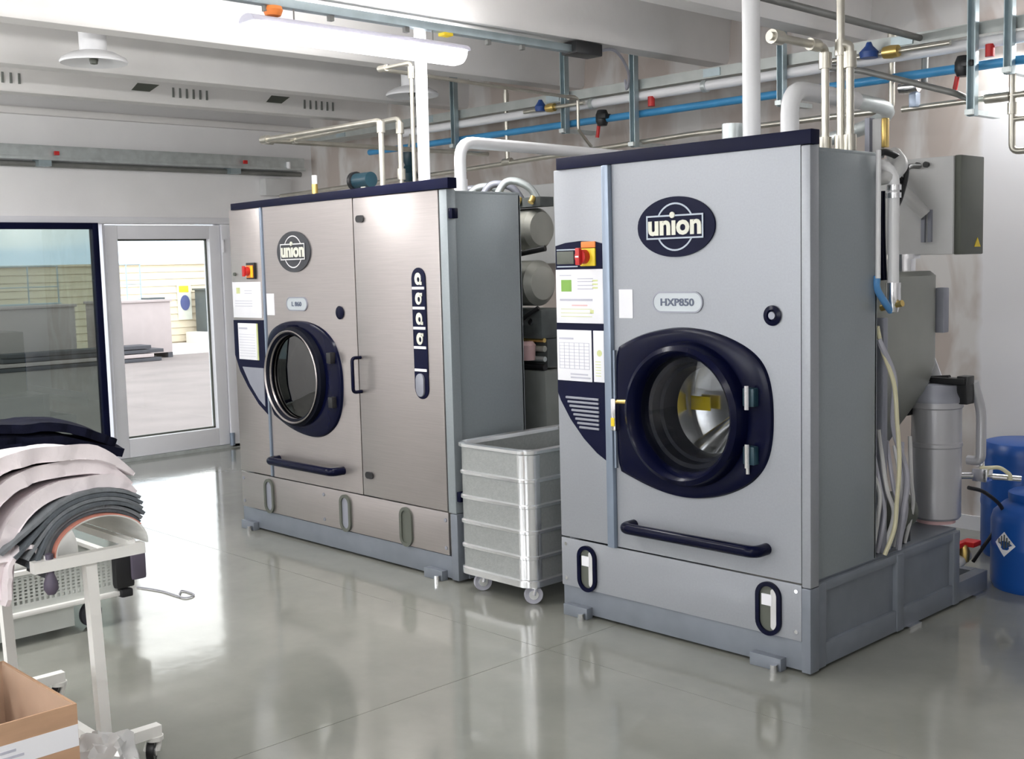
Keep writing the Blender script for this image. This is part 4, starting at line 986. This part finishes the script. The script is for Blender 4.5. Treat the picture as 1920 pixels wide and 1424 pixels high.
obj('ring_trim', lathe(nb(), [(.262, .046), (.258, .050), (.240, .030), (.236, .016), (.242, .012)], (pc1[0], YF - .014, pc1[1]), (0, -1, 0), n=64, closed=True), 'stainless', dd, 'bright metal bevel round the door glass')
for z in (pc1[1] + .12, pc1[1] - .12):
    obj('door_hinge', box(nb(), -5.235, -5.195, YF - .05, YF - .012, z - .03, z + .03, .006), 'black', m1)
bar_handle(m1, -5.815, -5.185, .46)
hd = obj('door_handle', tube(nb(), [(-4.985, YF - .002, 1.085), (-4.985, YF - .06, 1.085), (-4.985, YF - .06, .905), (-4.985, YF - .002, .905)], .0095, rad=.02), 'navy', sd, 'navy pull handle')
for z in (1.805, .462): obj('latch', stad := prism_xz(nb(), stadium(-4.943, z, .066, .036), YF - .012, YF - .003), 'black', sd, 'small black latch')
for z in (1.80, .43): obj('side_latch', box(nb(), -4.264, -4.235, YF + .005, YF + .045, z - .025, z + .025, .005), 'navy', m1, 'navy side latch')
for x in (-5.932, -5.175, -4.652): slot_window(m1, x, .228, .098, .205, 'olive_dark', 'olive_dark' if x > -5 else 'vent_grey', False)
# feature strip with four icons
fs = obj('feature_strip', prism_xz(nb(), stadium(-4.484, 1.222, .104, .65), YF - .010, YF - .003, .002), 'navy_panel', sd, 'tall navy strip with four white symbols')
for z in (1.440, 1.342, 1.243, 1.147, 1.035): obj('divider', box(nb(), -4.53, -4.438, YF - .0135, YF - .009, z, z + .013), 'paper', fs)
for k, z in enumerate((1.492, 1.395, 1.296, 1.197)):
    b = nb(); o = ellipse(-4.484, z, .024, .030, 20); i = ellipse(-4.480, z - .004, .010, .013, 20)
    ring_xz(b, o, i, YF - .0135, YF - .009); box(b, -4.47, -4.455, YF - .0135, YF - .009, z + (.012 if k % 2 else -.030), z + (.028 if k % 2 else -.014))
    obj('symbol', b, 'cream', fs, 'white water symbol')
obj('strip_lever', prism_xz(nb(), stadium(-4.488, .967, .060, .115), YF - .020, YF - .009, .003), 'vent_grey', fs, 'grey lever at the foot of the strip')
# control column of the left machine
obj('indicator_lamp', cyl(nb(), (-6.202, YF - .01, 1.535), (-6.202, YF, 1.535), .010), 'olive_dark', m1)
sw = obj('main_switch', box(nb(), -6.055, -5.965, YF - .016, YF - .002, 1.505, 1.60, .004), 'black', m1, 'black plate of the main switch')
obj('switch_plate', box(nb(), -6.045, -5.975, YF - .022, YF - .014, 1.512, 1.585, .003), 'orange', sw)
b = nb(); cyl(b, (-6.025, YF - .045, 1.55), (-6.025, YF - .021, 1.55), .026, n=20); box(b, -6.036, -6.014, YF - .056, YF - .044, 1.52, 1.582, .004)
obj('switch_knob', b, 'red', sw, 'red rotary knob')
obj('switch_mark', box(nb(), -5.995, -5.975, YF - .024, YF - .020, 1.515, 1.58), 'yellow', sw)
ns = obj('notice_sheet', box(nb(), -6.235, -5.925, YF - .005, YF + .001, 1.278, 1.488, .001), 'paper', m1, 'pale printed notice')
b = nb(); yy = YF - .0056
box(b, -6.19, -6.15, yy, yy + .001, 1.42, 1.455, mi=1)
for z in (1.345, 1.36, 1.375, 1.42, 1.435): box(b, -6.21 if z < 1.4 else -6.10, -6.02, yy, yy + .001, z, z + .003)
obj('print', b, ['ink_grey', 'ink_lime'], ns, kind='stuff')
cp = obj('control_plate', prism_xz(nb(), [(-6.240, 1.262), (-5.907, 1.266), (-5.907, .715), (-6.002, .769), (-6.112, .867), (-6.193, .959), (-6.240, 1.053)][::-1], YF - .005, YF + .001), 'navy_panel', m1, 'navy control plate with curved foot')
p2 = obj('programme_table', box(nb(), -6.185, -5.985, YF - .010, YF - .004, 1.03, 1.245, .001), 'paper', cp, 'white sheet printed with a table')
b = nb(); yy = YF - .0108
for k in range(9): box(b, -6.175, -6.0, yy, yy + .001, 1.05 + k * .016, 1.052 + k * .016)
box(b, -6.175, -6.08, yy, yy + .001, 1.21, 1.22); obj('print', b, 'ink_grey', p2, kind='stuff')
obj('side_strip', box(nb(), -5.982, -5.972, YF - .010, YF - .004, 1.03, 1.245), 'ink_lime', cp)
obj('grille', prism_xz(nb(), [(-6.155, .985), (-5.925, .985), (-5.925, .760), (-5.99, .80), (-6.08, .885)][::-1], YF - .010, YF - .004), 'vent_grey', cp, 'grey grille at the foot of the plate')
# machinery behind the left machine, seen in the gap
rt = obj('rear_tank', lathe(nb(), [(0, 0), (.09, .01), (.112, .04), (.112, 1.40), (.09, 1.43), (0, 1.44)], (-5.85, 4.50, 1.735), (1, 0, 0), n=32), 'tank_dark', m1, 'horizontal grey tank, upper')
rt2 = obj('rear_tank', lathe(nb(), [(0, 0), (.09, .01), (.122, .04), (.122, 1.40), (.09, 1.43), (0, 1.44)], (-5.85, 4.50, 1.447), (1, 0, 0), n=32), 'tank_dark', m1, 'horizontal grey tank, lower')
for x in (-5.6, -4.95): obj('tank_stand', box(nb(), x - .03, x + .03, 4.43, 4.57, .343, 1.66), 'base_grey', m1)
obj('tank_clamp', box(nb(), -5.6, -4.35, 4.42, 4.52, 1.85, 1.90), 'machine_dark', m1)
for x in (-4.62, -4.50, -4.40): obj('lid_bolt', cyl(nb(), (x, 4.40, 1.87), (x, 4.42, 1.90), .016), 'brass', m1)
obj('manifold_block', box(nb(), -5.7, -4.36, 4.42, 4.64, 1.15, 1.31, .02), 'machine_dark', m1)
for x in (-4.66, -4.50, -4.43): obj('gauge', cyl(nb(), (x, 4.405, 1.23 + (x + 4.5) * .2), (x, 4.425, 1.23 + (x + 4.5) * .2), .018), 'chrome', m1)
for z, r, mm in ((1.145, .012, 'brass'), (1.10, .016, 'tank_dark'), (1.045, .014, 'galv'), (1.0, .018, 'black')): obj('rear_pipe', cyl(nb(), (-5.7, 4.44, z), (-4.36, 4.44, z), r), mm, m1)
obj('pump_head', lathe(nb(), [(0, -.05), (.04, -.05), (.045, .03), (.03, .05), (0, .05)], (-4.45, 4.40, 1.09), (0, 0, 1), n=18), 'ink_pink', m1)
obj('pump_bracket', box(nb(), -5.7, -4.36, 4.46, 4.60, 1.0, 1.15), 'machine_dark', m1)
obj('solvent_tank', box(nb(), -5.9, -4.34, 4.42, 4.85, .343, .985, .02), 'duct_grey', m1, 'dark grey solvent tank')
obj('black_hose', tube(nb(), [(-4.80, 4.36, 1.72), (-4.62, 4.34, 1.66), (-4.52, 4.34, 1.60), (-4.42, 4.36, 1.61), (-4.30, 4.40, 1.63)], .016, smooth_path=True), 'black', m1)
obj('black_hose', tube(nb(), [(-4.70, 4.38, 1.18), (-4.58, 4.36, 1.15), (-4.45, 4.37, 1.26), (-4.36, 4.40, 1.32)], .012, smooth_path=True), 'black', m1)
for k in range(4):
    obj('top_hose', tube(nb(), [(-4.95 + k * .12, 4.30, 1.86), (-4.90 + k * .12, 4.36, 1.955 + .01 * k), (-4.82 + k * .12, 4.44, 1.96), (-4.78 + k * .12, 4.50, 1.86)], .02, smooth_path=True), 'galv' if k % 2 else 'vent_grey', m1)
tag(obj('air_duct', box(nb(), -6.6, -4.95, 6.10, YB - .002, 1.55, 2.12, .01), 'cabinet_light'), 'pale boxed duct on the back wall behind the left machine', 'duct')

# ================================================================== ALUMINIUM LAUNDRY CART
cx0, cx1, cy0, cy1, cz0, cz1 = -4.178, -3.690, 3.635, 4.38, .094, .708
lc = thing('laundry_cart', 'ribbed aluminium laundry cart on casters parked between the two machines', 'cart', ((cx0 + cx1) / 2, 4.0, 0))


def off(k): return rrect(cx0 - k, cx1 + k, cy0 - k, cy1 + k, .065 + k)


obj('cart_tub', loft(nb(), [(off(0), cz0), (off(0), cz1), (off(-.012), cz1), (off(-.012), cz0 + .02)], True, True), 'alu', lc)
H = cz1 - cz0
for k, z in enumerate((.225, .342, .460, .578)):
    obj('rib', loft(nb(), [(off(0), z - .012), (off(.009), z - .006), (off(.009), z + .006), (off(0), z + .012)], False, False), 'alu_bright', lc)
obj('top_rim', loft(nb(), [(off(0), cz1 - .012), (off(.014), cz1 - .006), (off(.014), cz1 + .008), (off(0), cz1 + .014), (off(-.012), cz1 + .008), (off(-.014), cz1 - .01)], False, False), 'alu_bright', lc)
obj('bottom_rim', loft(nb(), [(off(0), cz0 + .03), (off(.010), cz0 + .024), (off(.010), cz0 - .004), (off(-.02), cz0 - .008)], False, True), 'alu_bright', lc)
b = nb(); pts = [(cx1 - .07, cy0 - .003), (cx1 - .065, cy0 - .0025)] + [(cx1 - .065 + .068 * math.cos(a), cy0 + .065 + .068 * math.sin(a)) for a in [1.5 * PI + PI / 2 * i / 8 for i in range(9)]] + [(cx1 + .003, cy0 + .07)]
A = [b.verts.new((x, y, cz0 + .03)) for x, y in pts]; B = [b.verts.new((x, y, cz1 - .012)) for x, y in pts]
for i in range(len(pts) - 1): b.faces.new((A[i], A[i + 1], B[i + 1], B[i]))
obj('corner_sheet', b, 'alu_bright', lc, 'polished corner sheet')


def caster(parent, x, y, ztop, r=.036, ang=0.0, wm='rubber', fm='chrome', body=True):
    c = obj('caster', lathe(nb(), [(0, -.011), (r * .45, -.012), (r * .55, -.009), (r * .95, -.012), (r, -.008), (r, .008), (r * .95, .012), (r * .55, .009), (r * .45, .012), (0, .011)], (x, y, r), (math.cos(ang), math.sin(ang), 0), n=28), wm, parent)
    obj('hub', cyl(nb(), (x - .015 * math.cos(ang), y - .015 * math.sin(ang), r), (x + .015 * math.cos(ang), y + .015 * math.sin(ang), r), r * .5), 'alu_bright', c)
    b = nb()
    for s in (-1, 1):
        q = Vector((math.cos(ang), math.sin(ang), 0)) * .019 * s
        cyl(b, Vector((x, y, r)) + q, Vector((x, y + .012, ztop - .01)) + q * .9, .008, n=8)
    cyl(b, (x, y + .012, ztop - .014), (x, y + .012, ztop), .028)
    obj('caster_fork', b, fm, c)
    return c


for x, y, a in ((-4.085, 3.70, -.5), (-3.742, 3.70, -.65), (-4.085, 4.30, .2), (-3.742, 4.30, .4)): caster(lc, x, y, cz0 - .006, .0435, a, 'hose_grey')

# ================================================================== BLUE DRUMS
def jerry(cx, cy, r, h, label, narrow=True):
    t = thing('chemical_drum', label, 'drum', (cx, cy, 0), 'blue chemical drums')
    top = [(r, h * .72), (r * .95, h * .80), (r * .72, h * .90), (r * .60, h * .93), (0, h * .935)] if narrow else [(r, h * .88), (r * .97, h * .94), (r * .90, h * .975), (r * .80, h * .985), (0, h * .98)]
    obj('drum_body', lathe(nb(), [(0, .0), (r * .93, .0), (r, .03), (r, h * .42), (r * 1.012, h * .44), (r * 1.012, h * .47), (r, h * .49)] + top, (cx, cy, 0), n=48), 'drum_blue', t)
    if narrow: obj('drum_neck', lathe(nb(), [(r * .60, 0), (r * .62, .02), (r * .62, h * .10), (r * .55, h * .12), (0, h * .12)], (cx, cy, h * .91), n=40), 'drum_blue', t)
    zt_ = h * 1.025 if narrow else h * .975
    obj('drum_cap', cyl(nb(), (cx + r * .25, cy, zt_), (cx + r * .25, cy, zt_ + .025), r * .18, n=20), 'drum_blue', t)
    return t


d = jerry(-2.175, 5.42, .195, .44, 'blue plastic chemical drum in front at the right edge, with white corrosive hazard label')
# hazard label: white diamond with a hand-like drip symbol, wrapped on the drum
ca = math.atan2(-5.42, 2.175) - .72
def on_drum(u, z, r, cx=-2.175, cy=5.42): a = ca + u / r; return (cx + math.cos(a) * r, cy + math.sin(a) * r, z)
def drum_patch(poly_rows, r, m, nm, label=None):
    b = nb()
    for (u0a, u1a, za), (u0b, u1b, zb) in zip(poly_rows, poly_rows[1:]):
        v = [b.verts.new(on_drum(u, z, r)) for u, z in ((u0a, za), (u1a, za), (u1b, zb), (u0b, zb))]
        try: b.faces.new(v)
        except ValueError: pass
    bmesh.ops.remove_doubles(b, verts=b.verts, dist=1e-6)
    return obj(nm, b, m, d, label)
hh = .058; zc = .225
rows = [(-hh * (1 - abs(t)), hh * (1 - abs(t)) + 1e-4, zc + hh * t) for t in [k / 8 - 1 for k in range(17)]]
drum_patch(rows, .1995, 'paper', 'hazard_label', 'white corrosive hazard diamond')
b = nb()
for u, z0_, z1_ in ((-.032, .225, .248), (-.016, .215, .262), (0, .205, .270), (.014, .212, .258), (.027, .222, .246)):
    v = [b.verts.new(on_drum(uu, z, .2003)) for uu, z in ((u - .004, z0_), (u + .004, z0_), (u + .005, z1_), (u - .003, z1_))]; b.faces.new(v)
obj('label_print', b, 'olive_dark', d)
jerry(-2.47, 5.98, .20, .60, 'blue plastic chemical drum standing behind against the white wall', False)

# ================================================================== GARMENT RACK AND CLOTHES (left foreground)
gr = thing('garment_rack', 'white tube garment rack on casters loaded with folded clothes', 'rack', (-3.8, 1.46, 0))


def sqbar(bm, p0, p1, w, h):
    p0, p1 = Vector(p0), Vector(p1); d_ = (p1 - p0).normalized()
    s = d_.cross(Vector((0, 0, 1))) if abs(d_.z) < .9 else Vector((0, 1, 0)); s.normalize(); u_ = s.cross(d_).normalized()
    A = [bm.verts.new(p0 + s * a * w / 2 + u_ * c * h / 2) for a, c in ((-1, -1), (1, -1), (1, 1), (-1, 1))]; B = [bm.verts.new(v.co + (p1 - p0)) for v in A]
    bm.faces.new(A[::-1]); bm.faces.new(B)
    for i in range(4): bm.faces.new((A[i], A[(i + 1) % 4], B[(i + 1) % 4], B[i]))
    return bm


for xa, nm in ((-3.43, 0), (-4.16, 1)):
    obj('upright_post', sqbar(nb(), (xa, 1.51, .10), (xa + .02, 1.485, .69), .034, .034), 'white_metal', gr)
    obj('cross_head', sqbar(nb(), (xa + .03, 1.31, .705), (xa + .03, 1.655, .705), .034, .034), 'white_metal', gr)
    ft = obj('foot_bar', sqbar(nb(), (xa, 1.335, .098), (xa, 1.69, .098), .036, .036), 'white_metal', gr)
    for y in (1.375, 1.66): caster(gr, xa, y, .082, .034, .9 if y > 1.5 else .2, 'black', 'white_metal')
obj('lower_rail', sqbar(nb(), (-4.16, 1.51, .098), (-3.43, 1.51, .098), .03, .03), 'white_metal', gr)
for y in (1.36, 1.62): obj('top_rail', sqbar(nb(), (-4.13, y, .722), (-3.40, y, .722), .022, .022), 'white_metal', gr)
# bent sheet saddle that carries the clothes
def arc_pts(c, ry, rz, a0, a1, n):
    return [(c[0] + ry * math.cos(a0 + (a1 - a0) * i / n), c[1] + rz * math.sin(a0 + (a1 - a0) * i / n)) for i in range(n + 1)]


def drape(name, path, xa, xb, thick, m, amp=.006, seed=0, nx=16, skew=None, parent=None, fs=7.0, taper=False):
    """cloth laid over a path in Y-Z, swept along X, with its own thickness and folds"""
    P = [Vector((0, y, z)) for y, z in path]; n = len(P); b = nb(); top, bot = [], []
    for i, p in enumerate(P):
        t = (P[min(i + 1, n - 1)] - P[max(i - 1, 0)]).normalized(); nrm = Vector((0, -t.z, t.y))
        if nrm.z < 0 and abs(t.y) > .2: nrm = -nrm
        rt, rb = [], []
        for j in range(nx + 1):
            s = j / nx; x = xa + (xb - xa) * s
            x += noise.noise(Vector((i * .45, s * 2 + seed, seed * 3.1))) * amp * 2 * (1 if j in (0, nx) else .3)
            k = noise.noise(Vector((x * fs, p.y * fs * .8 + seed * 7.3, p.z * fs * .5 + seed))) * amp * 1.6
            q = Vector((x, p.y, p.z)) + nrm * k
            if skew: q += Vector(skew) * (s if xa < xb else s)
            tk_ = thick * (min(1, .22 + (n - 1 - i) / (n * .22)) if taper else 1)
            if taper and j == nx: q.x -= .018; tk_ *= .55          # rounded fold at the near edge
            rb.append(b.verts.new(q)); rt.append(b.verts.new(q + nrm * tk_))
        top.append(rt); bot.append(rb)
    for i in range(n - 1):
        for j in range(nx):
            b.faces.new((top[i][j], top[i][j + 1], top[i + 1][j + 1], top[i + 1][j])); b.faces.new((bot[i][j], bot[i + 1][j], bot[i + 1][j + 1], bot[i][j + 1]))
        for j in (0, nx): b.faces.new((top[i][j], top[i + 1][j], bot[i + 1][j], bot[i][j]))
    for i in (0, n - 1):
        for j in range(nx): b.faces.new((top[i][j], bot[i][j], bot[i][j + 1], top[i][j + 1]))
    return obj(name, b, m, parent)


SC = (1.527, .722)
drape('saddle_sheet', arc_pts(SC, .142, .098, PI * 1.0, -.06, 22), -4.13, -3.40, .006, 'off_white', amp=.0012, parent=gr, nx=4)
random.seed(3)
nl = ['innermost with a rust coloured edge', 'second from inside', 'third from inside', 'fourth from inside', 'fifth from inside', 'outermost']
for k in range(6):
    ry = .150 + k * .0125; rz = .107 + k * .0125
    a0 = PI - k * .19
    pts = arc_pts((SC[0], SC[1]), ry, rz, a0 if k else PI * 1.10, .52 + k * .066, 24)
    # left ends fan out away from the saddle
    e = Vector((pts[0][0], pts[0][1])); dirs = [Vector((-.10, -.99)), Vector((-.30, -.95)), Vector((-.48, -.88)), Vector((-.62, -.78)), Vector((-.74, -.67)), Vector((-.83, -.56))][k]
    ln = [.045, .06, .085, .11, .15, .185][k] + random.uniform(-.012, .012)
    tail = [(e.x + dirs.x * ln * s, e.y + dirs.y * ln * s) for s in (1, .66, .33)]
    path = tail + pts
    g = drape('folded_garment', path, -3.60, -3.405 - .006 * abs(k - 2) - random.uniform(0, .008), .0105, 'grey_knit' if k % 2 == 0 else 'grey_knit_light', amp=.0013, seed=k, nx=10)
    tag(g, 'charcoal folded garment in the arched sheaf at rack end, %s' % nl[k], 'garment', 'grey garments on the rack')
    if k == 0:
        drape('garment_edge', arc_pts(SC, .1465, .1035, PI * 1.02, .55, 20), -3.45, -3.398, .003, 'hem', amp=.001, seed=9, parent=g, nx=2)['label'] = 'rust coloured edge binding'
# white laundry over the top
def dense(p, n=4):
    pts = [Vector((a, c, 0)) for a, c in p]; P = [pts[0] * 2 - pts[1]] + pts + [pts[-1] * 2 - pts[-2]]; o = []
    for i in range(1, len(P) - 2):
        for s in range(n):
            t = s / n; a, bb_, c, dd_ = P[i - 1], P[i], P[i + 1], P[i + 2]
            q = .5 * ((2 * bb_) + (c - a) * t + (2 * a - 5 * bb_ + 4 * c - dd_) * t * t + (3 * bb_ - a - 3 * c + dd_) * t ** 3); o.append((q.x, q.y))
    o.append(p[-1]); return o


for k, nm in enumerate(('innermost of three', 'middle of three', 'outermost of three')):
    ea = (.88, .83, .79)[k]
    c = (SC[0] - .012 - .046 * k, SC[1] - .055 + .004 * k)
    pts = arc_pts(c, .240 + .052 * k, .180 + .044 * k, PI * (1.02 + .01 * k), ea, 34)
    e = pts[0]; tl = .10 + .03 * math.sin(k * 2.1)
    pts = [(e[0] - .01, e[1] - tl), (e[0] - .006, e[1] - tl * .5)] + pts
    tag(drape('white_sheet', pts, -3.86, -3.437 - .016 * (k % 2), .047, 'white_linen', amp=.012, seed=20 + k, nx=26, fs=7, skew=(0, 0, .06), taper=True), 'white folded sheet arched over the grey sheaf on the rack, %s' % nm, 'sheet', 'white sheets on the rack')
tag(drape('white_shirt', dense([(1.245, .60), (1.262, .68), (1.285, .735), (1.32, .76), (1.345, .74), (1.352, .68)]), -3.56, -3.425, .012, 'white_linen', amp=.010, seed=31, nx=10, fs=14), 'white cloth end hanging out below the grey sheaf on the left', 'cloth')
tag(obj('hanging_strap', lathe(nb(), [(0, .12), (.012, .115), (.010, .06), (.02, .03), (.021, .01), (.012, -.005), (0, -.008)], (-3.40, 1.362, .622), n=14), 'plum'), 'dark plum strap end hanging down from the grey sheaf', 'strap')
bp = [[(1.25, .80), (1.30, .90), (1.38, .955), (1.50, .965), (1.62, .95), (1.74, .915), (1.83, .885)],
      [(1.22, .86), (1.28, .955), (1.38, .995), (1.50, 1.0), (1.63, .985), (1.75, .95), (1.86, .905)],
      [(1.26, .93), (1.34, 1.015), (1.46, 1.035), (1.58, 1.03), (1.70, 1.005), (1.80, .965), (1.845, .945)]]
for k, nm in enumerate(('bottom', 'middle', 'top')):
    tag(drape('black_garment', dense(bp[k]), -4.17, -3.93 - .012 * k, .03, 'black_cloth', amp=.014, seed=40 + k, nx=14, fs=8), 'black garment piled at the far end of the rack, %s of three' % nm, 'garment', 'black garments on the rack')

# white perforated trolley standing behind the rack
tx, ty0, ty1 = -4.93, 1.35, 2.27
tr = thing('perforated_trolley', 'low pale trolley with perforated side behind the garment rack', 'trolley', (-5.2, 1.8, 0))
b = nb(); box(b, tx - .6, tx, ty0, ty1, .15, .165)
box(b, tx - .6, tx - .585, ty0, ty1, .165, .31); box(b, tx - .585, tx, ty0, ty0 + .012, .165, .31); box(b, tx - .585, tx, ty1 - .012, ty1, .165, .31)
obj('trolley_tub', b, 'grey_plastic', tr)
b = nb()   # perforated front made of crossing bars
box(b, tx - .012, tx, ty0, ty1, .165, .180); box(b, tx - .012, tx, ty0, ty1, .292, .31)
nh = 40
for i in range(nh + 1):
    y = ty0 + (ty1 - ty0 - .008) * i / nh; box(b, tx - .012, tx, y, y + .010, .18, .292)
for k in range(7): box(b, tx - .010, tx - .002, ty0, ty1, .194 + k * .0145, .202 + k * .0145)
obj('perforated_side', b, 'grey_plastic', tr, kind='stuff')
obj('trolley_rim', box(nb(), tx - .62, tx + .02, ty0 - .02, ty1 + .02, .128, .15, .006), 'white_metal', tr)
obj('trolley_top_rim', loft(nb(), [(rrect(tx - .61, tx + .01, ty0 - .01, ty1 + .01, .02), .305), (rrect(tx - .61, tx + .01, ty0 - .01, ty1 + .01, .02), .322), (rrect(tx - .58, tx - .02, ty0 + .02, ty1 - .02, .02), .322), (rrect(tx - .58, tx - .02, ty0 + .02, ty1 - .02, .02), .305)], False, False), 'white_metal', tr)
obj('skirt_panel', box(nb(), tx - .02, tx - .008, ty0, ty1 - .20, .035, .128), 'grey_plastic', tr)
for y in (ty0 + .12, ty1 - .10):
    for x in (tx - .07, tx - .52): caster(tr, x, y, .128, .055, .25, 'rubber', 'galv')
b = nb(); bmesh.ops.create_uvsphere(b, u_segments=28, v_segments=16, radius=1)
for v in b.verts:
    k = 1 + .10 * noise.noise(v.co * 2.1); v.co = Vector((tx - .30 + v.co.x * .27 * k, 1.80 + v.co.y * .42 * k, .33 + max(v.co.z, -.5) * .22 * k))
tag(obj('linen_heap', b, 'off_white'), 'pale linen heaped in the low trolley behind the rack', 'linen')
t = thing('hand_tool', 'black and plum folded bundle hung on the right end of the low trolley', 'bundle', (tx, ty1 + .05, .25))
obj('bundle_body', box(nb(), tx - .05, tx + .035, ty1 - .02, ty1 + .07, .16, .33, .018), 'black', t)
obj('bundle_flap', box(nb(), tx - .03, tx + .05, ty1 + .05, ty1 + .12, .19, .315, .016), 'plum', t)
obj('bundle_buckle', box(nb(), tx - .01, tx + .04, ty1 + .0, ty1 + .055, .12, .158, .010), 'black', t)
b = nb(); tube(b, [(-5.43, 2.60, .005), (-5.27, 2.645, .005), (-5.13, 2.655, .005), (-5.06, 2.665, .005), (-5.08, 2.72, .005), (-5.19, 2.717, .005), (-5.13, 2.67, .009)], .0035, smooth_path=True, n=6)
tag(obj('loose_cord', b, 'hose_grey'), 'thin loose cord lying on the floor right of the trolley', 'cord')

# cardboard box and plastic bag at the lower left
bx = thing('cardboard_box', 'open brown cardboard box with white printed band at the lower left', 'box', (-3.3, 1.0, 0))
X0, X1, Y0, Y1, ZB = -3.56, -3.045, .62, 1.268, .402
tk = .006
obj('box_walls', (lambda bm: (box(bm, X0, X1, Y0, Y1, 0, .006), box(bm, X0, X0 + tk, Y0, Y1, .006, ZB), box(bm, X1 - tk, X1, Y0, Y1, .006, ZB), box(bm, X0 + tk, X1 - tk, Y0, Y0 + tk, .006, ZB), box(bm, X0 + tk, X1 - tk, Y1 - tk, Y1, .006, ZB), bm)[-1])(nb()), 'cardboard', bx)
b = nb(); box(b, X0 + tk, X1 - tk, Y1 - tk - .003, Y1 - tk, .01, ZB - .002); box(b, X0 + tk, X0 + tk + .003, Y0, Y1 - tk, .01, ZB - .002)
obj('box_lining', b, 'cardboard_in', bx)
obj('inner_flap', box(nb(), X0 + .10, X0 + .105, .70, 1.20, .02, ZB - .01), 'cardboard_in', bx)
bd = obj('printed_band', box(nb(), X1 - .001, X1 + .0015, Y0, Y1 - .001, .285, .345), 'paper', bx, 'white printed tape band')
b = nb()
for y0_, y1_, zz in ((.80, .93, .31), (.80, .90, .325), (1.0, 1.12, .305), (1.02, 1.10, .322), (.70, .78, .315)): box(b, X1 + .0010, X1 + .0024, y0_, y1_, zz, zz + .007)
obj('band_print', b, 'ink_grey', bd, kind='stuff')
b = nb(); bmesh.ops.create_icosphere(b, subdivisions=4, radius=1)
for v in b.verts:
    c = v.co.copy(); k = 1 + .30 * noise.noise(c * 2.3 + Vector((5, 2, 1))) + .14 * noise.noise(c * 6.1)
    v.co = Vector((-3.235 + c.x * .135 * k, 1.415 + c.y * .10 * k, max(.004, .10 + c.z * .115 * k)))
tag(obj('plastic_bag', b, 'film'), 'crumpled clear plastic bag on the floor before the rack foot', 'bag')
